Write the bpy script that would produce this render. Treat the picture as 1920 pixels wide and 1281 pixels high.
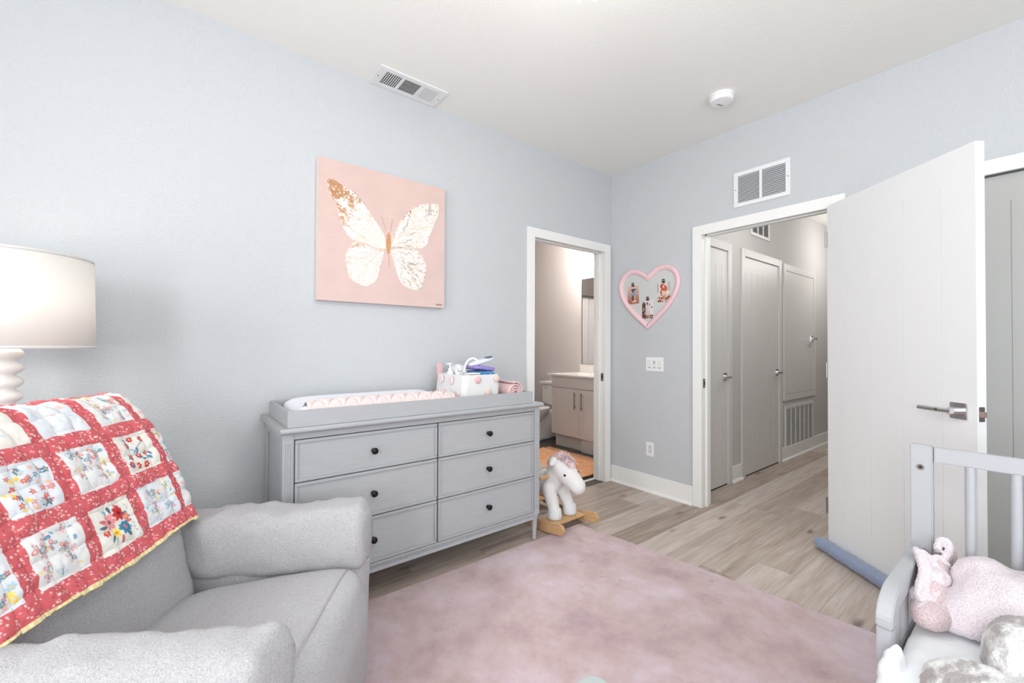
import bpy, bmesh, math, random
import numpy as np
from mathutils import Vector, Matrix, noise
R = math.radians
SC = bpy.context.scene
COL = SC.collection
for o in list(bpy.data.objects):
    bpy.data.objects.remove(o)

# ------------------------------------------------------------------ camera
cd = bpy.data.cameras.new('camera'); cam = bpy.data.objects.new('camera', cd); COL.objects.link(cam)
cd.sensor_width = 36; cd.lens = 14.957; cd.clip_start = .02
cam.matrix_world = Matrix(((0.78392164, -0.01088738, -0.62076431, -3.0901316),
                           (-0.62084381, -0.00657544, -0.78390671, -2.45477037),
                           (0.00445289, 0.99991911, -0.01191399, 1.19412986), (0, 0, 0, 1)))
SC.camera = cam
# ------------------------------------------------------------------ light
SC.view_settings.view_transform = 'Standard'; SC.view_settings.look = 'None'
SC.view_settings.exposure = 0.08; SC.view_settings.gamma = 1
w = bpy.data.worlds.new('sky'); SC.world = w; w.use_nodes = True
w.node_tree.nodes['Background'].inputs[0].default_value = (.80, .90, 1, 1)
w.node_tree.nodes['Background'].inputs[1].default_value = 1.2

def area(name, loc, target, sx, sy, power, col=(1, 1, 1)):
    l = bpy.data.lights.new(name, 'AREA'); l.shape = 'RECTANGLE'; l.size = sx; l.size_y = sy
    l.energy = power; l.color = col
    o = bpy.data.objects.new(name, l); COL.objects.link(o); o.location = loc
    o.rotation_euler = (Vector(target) - Vector(loc)).to_track_quat('-Z', 'Y').to_euler()
    return o
def point(name, loc, power, col, r=.05):
    l = bpy.data.lights.new(name, 'POINT'); l.energy = power; l.color = col; l.shadow_soft_size = r
    o = bpy.data.objects.new(name, l); COL.objects.link(o); o.location = loc
    return o
# daylight through windows in the left end wall and behind the camera, one added
area('window_daylight', (-4.70, -1.38, 1.60), (-3.7, -1.75, 1.62), .8, 1.2, 25, (.98, .985, 1))
area('added_window_daylight', (-4.70, -2.95, 1.60), (-3.7, -2.75, 1.80), .9, 1.5, 52, (.98, .985, 1))  # unseen window light, added to brighten the open door and the bed
area('window_daylight_back', (-2.4, -4.40, 1.55), (-2.4, -3.4, 1.95), 2.2, 1.7, 44, (.95, .98, 1))
# ceiling fixture, hall and bathroom lamps
point('chandelier_bulb', (-2.10, -1.585, 2.30), 12, (1, .985, .96), .14)
point('hall_lamp_bulb', (3.0, -1.35, 2.3), 16, (1, .97, .95), .15)
point('hall_lamp_bulb_near', (.8, -1.45, 2.3), 12, (1, .98, .97), .15)
point('bath_lamp_bulb', (.80, .95, 2.30), 44, (1, .94, .91), .08)

# ------------------------------------------------------------------ helpers
def lin(c):
    c = c / 255.
    return c / 12.92 if c <= .04045 else ((c + .055) / 1.055) ** 2.4
def rgb(r, g, b): return (lin(r), lin(g), lin(b), 1)

def mat(name, col, rough=.5, metal=0, bump=None, var=None, spec=.5, sheen=0, trans=0):
    """principled; bump=(scale,strength,distance) noise bump; var=(col2,scale,detail) mottling"""
    m = bpy.data.materials.new(name); m.use_nodes = True
    nt = m.node_tree; N = nt.nodes; L = nt.links; P = N['Principled BSDF']
    P.inputs['Base Color'].default_value = col; P.inputs['Roughness'].default_value = rough
    P.inputs['Metallic'].default_value = metal; P.inputs['Specular IOR Level'].default_value = spec
    if sheen:
        P.inputs['Sheen Weight'].default_value = sheen; P.inputs['Sheen Roughness'].default_value = .5
    tc = N.new('ShaderNodeTexCoord')
    if bump:
        n = N.new('ShaderNodeTexNoise'); n.inputs['Scale'].default_value = bump[0]; n.inputs['Detail'].default_value = 3
        b = N.new('ShaderNodeBump'); b.inputs['Strength'].default_value = bump[1]; b.inputs['Distance'].default_value = bump[2]
        L.new(tc.outputs['Object'], n.inputs['Vector']); L.new(n.outputs['Fac'], b.inputs['Height'])
        L.new(b.outputs['Normal'], P.inputs['Normal'])
    if var:
        n = N.new('ShaderNodeTexNoise'); n.inputs['Scale'].default_value = var[1]; n.inputs['Detail'].default_value = var[2]
        cr = N.new('ShaderNodeValToRGB'); cr.color_ramp.elements[0].position = .35; cr.color_ramp.elements[1].position = .68
        cr.color_ramp.elements[0].color = col; cr.color_ramp.elements[1].color = var[0]
        L.new(tc.outputs['Object'], n.inputs['Vector']); L.new(n.outputs['Fac'], cr.inputs['Fac'])
        L.new(cr.outputs['Color'], P.inputs['Base Color'])
    return m

def nodes(m): return m.node_tree.nodes, m.node_tree.links, m.node_tree.nodes['Principled BSDF']

M = {}
M['wall'] = mat('wall_paint', rgb(199, 202, 205), .75, bump=(120, .6, .006), spec=.2)
M['wall_hall'] = mat('hall_wall_paint', rgb(201, 199, 197), .75, bump=(130, .3, .003), spec=.2)
M['wall_bath'] = mat('bath_wall_paint', rgb(216, 209, 205), .75, bump=(130, .3, .003), spec=.2)
M['ceiling'] = mat('ceiling_paint', rgb(240, 239, 235), .85, bump=(90, .25, .003), spec=.15)
M['trim'] = mat('white_trim_paint', rgb(238, 238, 235), .4, spec=.4)
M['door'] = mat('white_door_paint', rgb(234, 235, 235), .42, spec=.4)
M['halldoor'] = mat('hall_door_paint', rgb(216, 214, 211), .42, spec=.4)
M['closet'] = mat('closet_door_shaded', rgb(190, 190, 187), .45, bump=(200, .3, .001), spec=.4)  # greyer than the other doors, shade behind the open door put into colour
M['chrome'] = mat('chrome', rgb(225, 225, 228), .08, 1)
M['nickel'] = mat('brushed_nickel', rgb(150, 146, 142), .3, 1)
M['dark'] = mat('dark_void', rgb(28, 27, 27), .9)
M['black'] = mat('black_metal', rgb(30, 28, 27), .35, .6)
M['plastic'] = mat('white_plastic', rgb(240, 240, 240), .35)
M['mark'] = mat('dark_mark', rgb(60, 60, 62), .6)
M['ventw'] = mat('white_enamel', rgb(232, 233, 233), .4)

def obj(name, bm, m, parent=None, smooth=False, kind=None, world=False, auto=None):
    """link bm as one mesh; world=True: vertices are in world space"""
    me = bpy.data.meshes.new(name)
    if isinstance(bm, bmesh.types.BMesh):
        bmesh.ops.recalc_face_normals(bm, faces=bm.faces[:])
        bm.to_mesh(me); bm.free()
    else:
        v, f = bm
        me.from_pydata([tuple(map(float, x)) for x in v], [], f)
    me.update()
    if m is not None:
        for mm in (m if isinstance(m, (list, tuple)) else [m]): me.materials.append(mm)
    o = bpy.data.objects.new(name, me); COL.objects.link(o)
    if parent:
        o.parent = parent
        root = parent
        while root.parent: root = root.parent
        if world: me.transform(root.matrix_basis.inverted())
    elif kind is None:
        n = len(me.vertices); co = np.empty(n * 3, 'f'); me.vertices.foreach_get('co', co); co = co.reshape(-1, 3)
        a = co.min(0); b = co.max(0)
        p = Vector((float(a[0] + b[0]) / 2, float(a[1] + b[1]) / 2, float(a[2])))
        me.transform(Matrix.Translation(-p)); o.location = p
    if smooth:
        me.shade_smooth()
        if auto:
            try: me.set_sharp_from_angle(angle=R(auto))
            except Exception: pass
    if kind: o['kind'] = kind
    return o
def tag(o, label, cat, group=None):
    o['label'] = label; o['category'] = cat
    if group: o['group'] = group
    return o
def thing(name, label, cat, loc=(0, 0, 0), rotz=0, group=None):
    o = bpy.data.objects.new(name, None); COL.objects.link(o)
    o.location = loc; o.rotation_euler = (0, 0, rotz); o.empty_display_size = .1
    o.matrix_basis = Matrix.Translation(loc) @ Matrix.Rotation(rotz, 4, 'Z')
    return tag(o, label, cat, group)
def struct(name, bm, m, parent=None, smooth=False):
    o = obj(name, bm, m, parent, kind='structure', smooth=smooth); return o
def B(): return bmesh.new()
def box(bm, x0, x1, y0, y1, z0, z1, bev=0, mtx=None, seg=2):
    if x1 < x0: x0, x1 = x1, x0
    if y1 < y0: y0, y1 = y1, y0
    if z1 < z0: z0, z1 = z1, z0
    c = [(x, y, z) for x in (x0, x1) for y in (y0, y1) for z in (z0, z1)]
    t = bmesh.new(); v = [t.verts.new(p) for p in c]
    for f in ((0, 1, 3, 2), (4, 6, 7, 5), (0, 4, 5, 1), (2, 3, 7, 6), (0, 2, 6, 4), (1, 5, 7, 3)):
        t.faces.new([v[i] for i in f])
    bmesh.ops.recalc_face_normals(t, faces=t.faces[:])
    if bev: bmesh.ops.bevel(t, geom=t.edges[:], offset=bev, segments=seg, affect='EDGES', clamp_overlap=True)
    if mtx: t.transform(mtx)
    merge(bm, t); return bm
def merge(bm, t):
    me = bpy.data.meshes.new('tmp'); t.to_mesh(me); t.free(); bm.from_mesh(me); bpy.data.meshes.remove(me)
def lathe(bm, prof, n=32, mtx=None, cap=True):
    """prof list of (r,z) around z"""
    t = bmesh.new(); rings = []
    for r, z in prof:
        rings.append([t.verts.new((r * math.cos(2 * math.pi * i / n), r * math.sin(2 * math.pi * i / n), z)) for i in range(n)])
    for a, b in zip(rings, rings[1:]):
        for i in range(n): t.faces.new([a[i], a[(i + 1) % n], b[(i + 1) % n], b[i]])
    if cap:
        t.faces.new(rings[0][::-1]); t.faces.new(rings[-1])
    if mtx: t.transform(mtx)
    merge(bm, t); return bm
def cyl(bm, a, b, r, r2=None, n=20):
    a = Vector(a); b = Vector(b); d = b - a
    m = Matrix.Translation(a) @ d.to_track_quat('Z', 'Y').to_matrix().to_4x4()
    return lathe(bm, [(r, 0), (r if r2 is None else r2, d.length)], n, m)
def tube(bm, pts, r, n=10, closed=False):
    t = bmesh.new(); P = [Vector(p) for p in pts]; rings = []
    up = Vector((0, 0, 1))
    for i, p in enumerate(P):
        if closed: d = P[(i + 1) % len(P)] - P[i - 1]
        else: d = P[min(i + 1, len(P) - 1)] - P[max(i - 1, 0)]
        d.normalize(); s = d.cross(up)
        if s.length < .05: s = d.cross(Vector((1, 0, 0)))
        s.normalize(); u = s.cross(d); rr = r[i] if isinstance(r, (list, tuple)) else r
        rings.append([t.verts.new(p + (s * math.cos(2 * math.pi * k / n) + u * math.sin(2 * math.pi * k / n)) * rr) for k in range(n)])
    prs = list(zip(rings, rings[1:])) + ([(rings[-1], rings[0])] if closed else [])
    for a, b in prs:
        for k in range(n): t.faces.new([a[k], a[(k + 1) % n], b[(k + 1) % n], b[k]])
    if not closed: t.faces.new(rings[0][::-1]); t.faces.new(rings[-1])
    merge(bm, t); return bm
def prism(bm, poly, axis, a, b, bev=0):
    """extrude 2D polygon along axis ('x': poly=(y,z); 'y': poly=(x,z); 'z': poly=(x,y))"""
    def p3(p, h): return {'x': (h, p[0], p[1]), 'y': (p[0], h, p[1]), 'z': (p[0], p[1], h)}[axis]
    t = bmesh.new(); A = [t.verts.new(p3(p, a)) for p in poly]; C = [t.verts.new(p3(p, b)) for p in poly]
    n = len(poly); t.faces.new(A); t.faces.new(C[::-1])
    for i in range(n): t.faces.new([A[i], C[i], C[(i + 1) % n], A[(i + 1) % n]])
    bmesh.ops.recalc_face_normals(t, faces=t.faces[:])
    if bev: bmesh.ops.bevel(t, geom=t.edges[:], offset=bev, segments=2, affect='EDGES', clamp_overlap=True)
    merge(bm, t); return bm
def grid(X, Y, Z, wrapu=False):
    """arrays (nu,nv) -> (verts, faces)"""
    nu, nv = X.shape; v = np.stack([X, Y, Z], -1).reshape(-1, 3)
    f = []
    for i in range(nu if wrapu else nu - 1):
        i2 = (i + 1) % nu
        for j in range(nv - 1): f.append((i * nv + j, i2 * nv + j, i2 * nv + j + 1, i * nv + j + 1))
    return v, f
def setcol(me, cols):
    a = me.color_attributes.new('Col', 'FLOAT_COLOR', 'POINT')
    c = np.ones((len(me.vertices), 4), 'f'); c[:, :3] = cols; a.data.foreach_set('color', c.ravel())
def vcolmat(name, rough=.8, bump=None):
    m = mat(name, (1, 1, 1, 1), rough, bump=bump, spec=.2); N, L, P = nodes(m)
    a = N.new('ShaderNodeAttribute'); a.attribute_name = 'Col'; L.new(a.outputs['Color'], P.inputs['Base Color']); return m
def displace(o, size, strength, level=0, mid=.5, typ='CLOUDS', depth=2):
    if level:
        s = o.modifiers.new('sub', 'SUBSURF'); s.levels = s.render_levels = level
    t = bpy.data.textures.new('tex', typ); 
    t.noise_scale = size
    if typ == 'CLOUDS': t.noise_depth = depth
    d = o.modifiers.new('disp', 'DISPLACE'); d.texture = t; d.strength = strength; d.mid_level = mid; d.texture_coords = 'LOCAL'
    return d
def blur2(a, k):
    for _ in range(k):
        a = (a + np.roll(a, 1, 0) + np.roll(a, -1, 0) + np.roll(a, 1, 1) + np.roll(a, -1, 1)) / 5
    return a
def npnoise(shape, cell, seed=0):
    """smooth value noise -1..1"""
    rs = np.random.RandomState(seed); h, w_ = shape
    gh = int(h / cell) + 3; gw = int(w_ / cell) + 3; g = rs.rand(gh, gw) * 2 - 1
    y = np.arange(h) / cell; x = np.arange(w_) / cell; yi = y.astype(int); xi = x.astype(int)
    fy = y - yi; fx = x - xi; fy = fy * fy * (3 - 2 * fy); fx = fx * fx * (3 - 2 * fx)
    fy = fy[:, None]; fx = fx[None]
    return (g[yi][:, xi] * (1 - fy) * (1 - fx) + g[yi + 1][:, xi] * fy * (1 - fx) + g[yi][:, xi + 1] * (1 - fy) * fx + g[yi + 1][:, xi + 1] * fy * fx)

# ------------------------------------------------------------------ floors
def plank_mat(name, cols, W=.18, Ln=1.35, off=0.0):
    m = bpy.data.materials.new(name); m.use_nodes = True; N, L, P = nodes(m)
    def math_(op, a, b=None, c=None):
        n = N.new('ShaderNodeMath'); n.operation = op
        for i, v in enumerate((a, b, c)):
            if v is None: continue
            if hasattr(v, 'type') or isinstance(v, bpy.types.NodeSocket): L.new(v, n.inputs[i])
            else: n.inputs[i].default_value = v
        return n.outputs[0]
    tc = N.new('ShaderNodeTexCoord'); sp = N.new('ShaderNodeSeparateXYZ'); L.new(tc.outputs['Object'], sp.inputs[0])
    x, y = sp.outputs[0], sp.outputs[1]
    yr = math_('DIVIDE', math_('ADD', y, off), W); row = math_('FLOOR', yr); fy = math_('SUBTRACT', yr, row)
    wn = N.new('ShaderNodeTexWhiteNoise'); wn.noise_dimensions = '1D'; L.new(row, wn.inputs['W'])
    xr = math_('ADD', math_('DIVIDE', x, Ln), math_('MULTIPLY', wn.outputs['Value'], 7.3)); ci = math_('FLOOR', xr); fx = math_('SUBTRACT', xr, ci)
    cx = N.new('ShaderNodeCombineXYZ'); L.new(row, cx.inputs[0]); L.new(ci, cx.inputs[1])
    w2 = N.new('ShaderNodeTexWhiteNoise'); w2.noise_dimensions = '2D'; L.new(cx.outputs[0], w2.inputs['Vector'])
    rnd = w2.outputs['Value']
    # grain
    g = N.new('ShaderNodeCombineXYZ'); L.new(math_('MULTIPLY', x, 1.3), g.inputs[0]); L.new(math_('MULTIPLY', y, 15), g.inputs[1]); L.new(math_('MULTIPLY', rnd, 40), g.inputs[2])
    n1 = N.new('ShaderNodeTexNoise'); n1.inputs['Scale'].default_value = 2.0; n1.inputs['Detail'].default_value = 7; n1.inputs['Distortion'].default_value = .5; L.new(g.outputs[0], n1.inputs['Vector'])
    g2 = N.new('ShaderNodeCombineXYZ'); L.new(math_('MULTIPLY', x, 3), g2.inputs[0]); L.new(math_('MULTIPLY', y, 60), g2.inputs[1]); L.new(math_('MULTIPLY', rnd, 30), g2.inputs[2])
    n2 = N.new('ShaderNodeTexNoise'); n2.inputs['Scale'].default_value = 2.5; n2.inputs['Detail'].default_value = 4; L.new(g2.outputs[0], n2.inputs['Vector'])
    cr = N.new('ShaderNodeValToRGB'); L.new(math_('ADD', math_('MULTIPLY', n1.outputs['Fac'], .8), math_('MULTIPLY', math_('SUBTRACT', rnd, .5), .50)), cr.inputs['Fac'])
    e = cr.color_ramp.elements; e[0].position = .12; e[0].color = cols[0]; e[1].position = .66; e[1].color = cols[2]
    k = e.new(.40); k.color = cols[1]
    # fine grain multiply
    mx = N.new('ShaderNodeMixRGB'); mx.blend_type = 'MULTIPLY'; mx.inputs[0].default_value = .35
    cr2 = N.new('ShaderNodeValToRGB'); cr2.color_ramp.elements[0].position = .35; cr2.color_ramp.elements[0].color = (.72, .70, .68, 1); cr2.color_ramp.elements[1].position = .55; cr2.color_ramp.elements[1].color = (1, 1, 1, 1)
    L.new(n2.outputs['Fac'], cr2.inputs['Fac']); L.new(cr.outputs['Color'], mx.inputs[1]); L.new(cr2.outputs['Color'], mx.inputs[2])
    # knots
    vo = N.new('ShaderNodeTexVoronoi'); vo.inputs['Scale'].default_value = 1.0
    g3 = N.new('ShaderNodeCombineXYZ'); L.new(math_('ADD', math_('MULTIPLY', x, 2.2), math_('MULTIPLY', n1.outputs['Fac'], .25)), g3.inputs[0]); L.new(math_('ADD', math_('MULTIPLY', y, 6.5), math_('MULTIPLY', n2.outputs['Fac'], .12)), g3.inputs[1])
    L.new(g3.outputs[0], vo.inputs['Vector'])
    kr = N.new('ShaderNodeValToRGB'); kr.color_ramp.elements[0].position = .045; kr.color_ramp.elements[0].color = (.85, .85, .85, 1); kr.color_ramp.elements[1].position = .15; kr.color_ramp.elements[1].color = (0, 0, 0, 1)
    L.new(vo.outputs['Distance'], kr.inputs['Fac'])
    sel = math_('GREATER_THAN', N_sep(N, L, vo.outputs['Color']), .30)
    kf = math_('MULTIPLY', kr.outputs['Color'], sel)
    mk = N.new('ShaderNodeMixRGB'); L.new(math_('MULTIPLY', kf, .85), mk.inputs[0]); L.new(mx.outputs[0], mk.inputs[1]); mk.inputs[2].default_value = cols[3]
    # seams
    ey = math_('MULTIPLY', math_('MINIMUM', fy, math_('SUBTRACT', 1.0, fy)), W); ex = math_('MULTIPLY', math_('MINIMUM', fx, math_('SUBTRACT', 1.0, fx)), Ln)
    ed = math_('LESS_THAN', math_('MINIMUM', ex, ey), .0012)
    ms = N.new('ShaderNodeMixRGB'); L.new(math_('MULTIPLY', ed, .55), ms.inputs[0]); L.new(mk.outputs[0], ms.inputs[1]); ms.inputs[2].default_value = cols[3]
    L.new(ms.outputs[0], P.inputs['Base Color']); P.inputs['Roughness'].default_value = .42; P.inputs['Specular IOR Level'].default_value = .35
    b = N.new('ShaderNodeBump'); b.inputs['Strength'].default_value = .12; b.inputs['Distance'].default_value = .002; L.new(n2.outputs['Fac'], b.inputs['Height']); L.new(b.outputs[0], P.inputs['Normal'])
    return m
def N_sep(N, L, s):
    n = N.new('ShaderNodeSeparateColor'); L.new(s, n.inputs[0]); return n.outputs[0]
M['floor'] = plank_mat('plank_floor', [rgb(156, 138, 126), rgb(188, 173, 161), rgb(210, 199, 190), rgb(84, 70, 62)])
M['tile'] = mat('dark_tile', rgb(62, 56, 52), .35, var=(rgb(84, 78, 74), 6, 4))

# room: x -4.6..0, y -4.3..0 ; ceiling 2.74
HC = 2.74; XL = -4.6; YB = -4.3
struct('floor', box(B(), XL - .12, 5.5, YB - .12, .0, -.05, 0), M['floor'])
bm = box(B(), -2.0, 1.2, .0, 3.3, -.05, -.002)
struct('floor_bathroom', bm, M['tile'])
struct('ceiling', box(B(), XL - .12, .12, YB - .12, .12, HC, HC + .1), M['ceiling'])
struct('ceiling_hall', box(B(), .12, 5.5, -1.95, -.58, HC, HC + .1), M['ceiling'])
struct('ceiling_bathroom', box(B(), -2.0, 1.2, .12, 3.3, HC, HC + .1), M['ceiling'])
# left wall (y 0..0.12) with bathroom doorway
bm = B()
box(bm, XL - .12, -.955, 0, .12, 0, HC); box(bm, -.082, .12, 0, .12, 0, HC); box(bm, -.955, -.082, 0, .12, 2.062, HC)
struct('wall_left', bm, M['wall'])
# right wall (x 0..0.12) with hall doorway and closet
bm = B()
box(bm, 0, .12, -.83, 0, 0, HC); box(bm, 0, .12, -1.665, -.83, 2.062, HC); box(bm, 0, .12, -2.0, -1.665, 0, HC)
box(bm, 0, .12, -3.65, -2.0, 2.055, HC); box(bm, 0, .12, YB - .12, -3.65, 0, HC)
struct('wall_right', bm, M['wall'])
# rear walls with windows
bm = B()
box(bm, XL - .12, XL, YB, -3.45, 0, HC); box(bm, XL - .12, XL, -2.45, -1.85, 0, HC); box(bm, XL - .12, XL, -3.45, -2.45, 0, .75); box(bm, XL - .12, XL, -3.45, -2.45, 2.45, HC); box(bm, XL - .12, XL, -.85, 0, 0, HC); box(bm, XL - .12, XL, -1.85, -.85, 0, .75); box(bm, XL - .12, XL, -1.85, -.85, 2.45, HC)
struct('wall_window_side', bm, M['wall'])
bm = B()
box(bm, XL - .12, -3.55, YB - .12, YB, 0, HC); box(bm, -1.25, .0, YB - .12, YB, 0, HC); box(bm, -3.55, -1.25, YB - .12, YB, 0, .65); box(bm, -3.55, -1.25, YB - .12, YB, 2.45, HC)
struct('wall_back', bm, M['wall'])
# window frames
def winframe(name, pts):
    bm = B()
    for p in pts: box(bm, *p, bev=0)
    struct(name, bm, M['trim'])
winframe('window_1', [(XL - .05, XL - .01, -1.85, -1.80, .75, 2.45), (XL - .05, XL - .01, -.90, -.85, .75, 2.45), (XL - .05, XL - .01, -1.80, -.90, .75, .80), (XL - .05, XL - .01, -1.80, -.90, 2.40, 2.45)])
winframe('window_2', [(-3.55, -3.49, YB - .08, YB - .03, .65, 2.45), (-1.31, -1.25, YB - .08, YB - .03, .65, 2.45), (-3.49, -1.31, YB - .08, YB - .03, .65, .71), (-3.49, -1.31, YB - .08, YB - .03, 2.39, 2.45), (-2.43, -2.37, YB - .08, YB - .03, .71, 2.39)])
winframe('added_window', [(XL - .05, XL - .01, -3.45, -3.40, .75, 2.45), (XL - .05, XL - .01, -2.50, -2.45, .75, 2.45), (XL - .05, XL - .01, -3.40, -2.50, .75, .80), (XL - .05, XL - .01, -3.40, -2.50, 2.40, 2.45)])  # frame of the added, unseen window beside the first one
# hall walls
struct('wall_hall_left', box(B(), .12, 5.5, -.70, -.58, 0, HC), M['wall_hall'])
struct('wall_hall_right', box(B(), .12, 5.5, -1.95, -1.83, 0, HC), M['wall_hall'])
struct('wall_hall_end', box(B(), 5.38, 5.5, -1.95, -.58, 0, HC), M['wall_hall'])
# bathroom walls
struct('wall_bath_right', box(B(), 1.05, 1.2, .12, 3.3, 0, HC), M['wall_bath'])
struct('wall_bath_far', box(B(), -2.0, 1.2, 3.15, 3.3, 0, HC), M['wall_bath'])
struct('wall_bath_left', box(B(), -2.0, -1.85, .12, 3.3, 0, HC), M['wall_bath'])
struct('wall_bath_near', box(B(), .12, 1.05, 0, .12, 0, HC), M['wall_bath'])
# closet back
bm = box(B(), .12, .75, -3.75, -1.96, 0, .01); struct('floor_closet', bm, M['floor'])
bm = box(B(), .73, .75, -3.75, -1.96, 0, HC); struct('wall_closet', bm, M['wall'])

# baseboards & casings
def bb(name, x0, x1, y0, y1, h=.14, axis='x', side=1):
    bm = B(); box(bm, x0, x1, y0, y1, 0, h, .003); return struct(name, bm, M['trim'])
bm = box(B(), -.015, 0, -.776, 0, 0, .142, .003); prism(bm, [(-.031, .0), (-.031, .006), (-.024, .018), (-.015, .022), (-.015, 0)], 'y', -.776, -.0)
struct('baseboard_right', bm, M['trim'])
bm = box(B(), -.015, 0, -1.98, -1.72, 0, .142, .003); struct('baseboard_right_far', bm, M['trim'])
bm = box(B(), XL, -1.01, -.015, 0, 0, .142, .003); struct('baseboard_left', bm, M['trim'])
def hbb(x0, x1, name):
    bm = box(B(), x0, x1, -.714, -.70, 0, .14, .003); prism(bm, [(-.73, 0), (-.73, .006), (-.722, .018), (-.714, .022), (-.714, 0)], 'x', x0, x1)
    struct(name, bm, M['trim'])
hbb(.77, .966, 'baseboard_hall'); hbb(1.903, 5.38, 'baseboard_hall_far')

def casing(name, ax, a0, a1, top, face, wdt=.07, out=.018, m='trim', bottom=None):
    """ax 'x': opening runs along x, casing on plane y=face toward -y ; ax 'y': along y on plane x=face toward -x. a0<a1 inner edges"""
    bm = B(); z0 = 0 if bottom is None else bottom - wdt
    def bb_(p, q, z, zz):
        if ax == 'x': box(bm, p, q, face - out, face, z, zz, .002)
        else: box(bm, face - out, face, p, q, z, zz, .002)
    bb_(a0 - wdt, a0, z0, top + wdt); bb_(a1, a1 + wdt, z0, top + wdt); bb_(a0, a1, top, top + wdt)
    if bottom is not None: bb_(a0, a1, z0, bottom)
    return struct(name, bm, M[m])
casing('trim_1', 'x', -.938, -.104, 2.036, 0)
casing('trim_2', 'y', -1.647, -.847, 2.036, 0)
casing('trim_3', 'y', -3.6, -2.06, 2.036, 0)
casing('trim_4', 'x', .0 + .19, .70, 2.04, -.70, m='halldoor', out=.016)
casing('trim_5', 'x', 1.036, 1.833, 2.04, -.70, m='halldoor', out=.016)
casing('trim_6', 'x', 2.03, 2.87, 2.02, -.70, m='halldoor', out=.016, bottom=.70)
# jambs with stops
def jamb(name, ax, a0, a1, t0, t1, stop):
    bm = B()
    def q(p0, p1, s0, s1, z, zz):
        if ax == 'x': box(bm, p0, p1, s0, s1, z, zz, .0015)
        else: box(bm, s0, s1, p0, p1, z, zz, .0015)
    q(a0 - .018, a0, t0, t1, 0, 2.062); q(a1, a1 + .018, t0, t1, 0, 2.062); q(a0, a1, t0, t1, 2.044, 2.062)
    q(a0, a0 + .012, stop[0], stop[1], 0, 2.044); q(a1 - .012, a1, stop[0], stop[1], 0, 2.044); q(a0, a1, stop[0], stop[1], 2.032, 2.044)
    return struct(name, bm, M['trim'])
jamb('trim_7', 'x', -.936, -.102, -.001, .121, (.045, .082))
jamb('trim_8', 'y', -1.647, -.847, -.001, .121, (.042, .080))
# strike plates
def strike(label, x0, x1, y0, y1, z):
    bm = box(B(), x0, x1, y0, y1, z - .035, z + .035, .001)
    return bm
o = thing('strike_plate', 'small metal strike plate on bathroom door jamb', 'strike plate', (-.104, .02, .93))
obj('plate', strike('', -.1035, -.1015, .008, .036, .925), M['nickel'], o, world=True)
obj('latch_hole', box(B(), -.1045, -.1035, .016, .028, .912, .938), M['dark'], o, world=True)
o = thing('strike_plate', 'small metal strike plate on hallway door jamb', 'strike plate', (.02, -.849, .93))
obj('plate', strike('', .006, .034, -.8495, -.8475, .925), M['nickel'], o, world=True)
obj('latch_hole', box(B(), .014, .026, -.8505, -.8495, .912, .938), M['dark'], o, world=True)

# ------------------------------------------------------------------ doors
def leaf(w_, h, t, grooves, z0=.20, z1=1.89, faces=(0, 1)):
    """local: x 0..w, y -t/2..t/2 ; plank grooves on both faces"""
    bm = B(); g = .0050; d = .0032
    box(bm, .001, w_ - .001, -t / 2 + d, t / 2 - d, .001, h - .001)
    us = [0] + list(grooves) + [w_]
    for s in (-1, 1):
        ya, yb = (-t / 2, -t / 2 + d) if s < 0 else (t / 2 - d, t / 2)
        box(bm, 0, w_, ya, yb, 0, z0); box(bm, 0, w_, ya, yb, z1, h)
        for a, b in zip(us, us[1:]):
            box(bm, a + (g / 2 if a > 0 else 0), b - (g / 2 if b < w_ else 0), ya, yb, z0, z1)
    box(bm, 0, .001, -t / 2 + d, t / 2 - d, 0, h); box(bm, w_ - .001, w_, -t / 2 + d, t / 2 - d, 0, h)
    return bm
def lever(parent, x, z, y, sy, dirx, tag_='door_handle', sc=1.0):
    """handle on face y (side sy), lever pointing along dirx"""
    bm = box(B(), x - .034 * sc, x + .034 * sc, y, y + sy * .008, z - .034 * sc, z + .034 * sc, .002)
    r = obj(tag_, bm, M['chrome'], parent)
    bm = B(); cyl(bm, (x, y + sy * .006, z), (x, y + sy * .048, z), .013 * sc)
    obj('spindle', bm, M['chrome'], r, smooth=True, auto=40)
    bm = B(); cyl(bm, (x - dirx * .014, y + sy * .050, z), (x + dirx * .125 * sc, y + sy * .050, z), .0105 * sc)
    obj('lever', bm, M['chrome'], r, smooth=True, auto=40)
    return r
# open bedroom door. hinge end at (-.05,-1.64), free end (-.542,-2.272) on camera face
ang = math.atan2(-.789, -.614)
d3 = struct('door_3', leaf(.806, 2.03, .038, [.806 - v for v in (.693, .505, .32, .138)][0:0] + [.113, .301, .486, .668]), M['door'])
# face toward camera is local -y... place so that camera-side face passes through free end
nx, ny = .789, -.614      # away from camera
hx, hy = -.542 + .614 * .806, -2.272 + .789 * .806
d3.location = (hx + nx * .019, hy + ny * .019, .012); d3.rotation_euler = (0, 0, ang)
h = lever(d3, .806 - .068, .92, -.019, -1, -1)
for s in ('a',):
    bm = box(B(), .8055, .8075, -.012, .012, .885, .945, .002); obj('latch_plate', bm, M['nickel'], d3)
    bm = prism(B(), [(.806, -.008), (.818, -.002), (.818, .008), (.806, .008)], 'z', .904, .926); obj('latch_bolt', bm, M['chrome'], d3)
bm = B(); cyl(bm, (.806 - .108, -.069 + .0, .92), (.806 - .108, -.0805, .92), .007, n=16)
obj('privacy_lock', bm, M['nickel'], d3.children[0])
for z in (.25, 1.05, 1.83):
    bm = B(); cyl(bm, (-.004, -.022, z - .045), (-.004, -.022, z + .045), .006, n=12); obj('hinge', bm, M['nickel'], d3)

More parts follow.
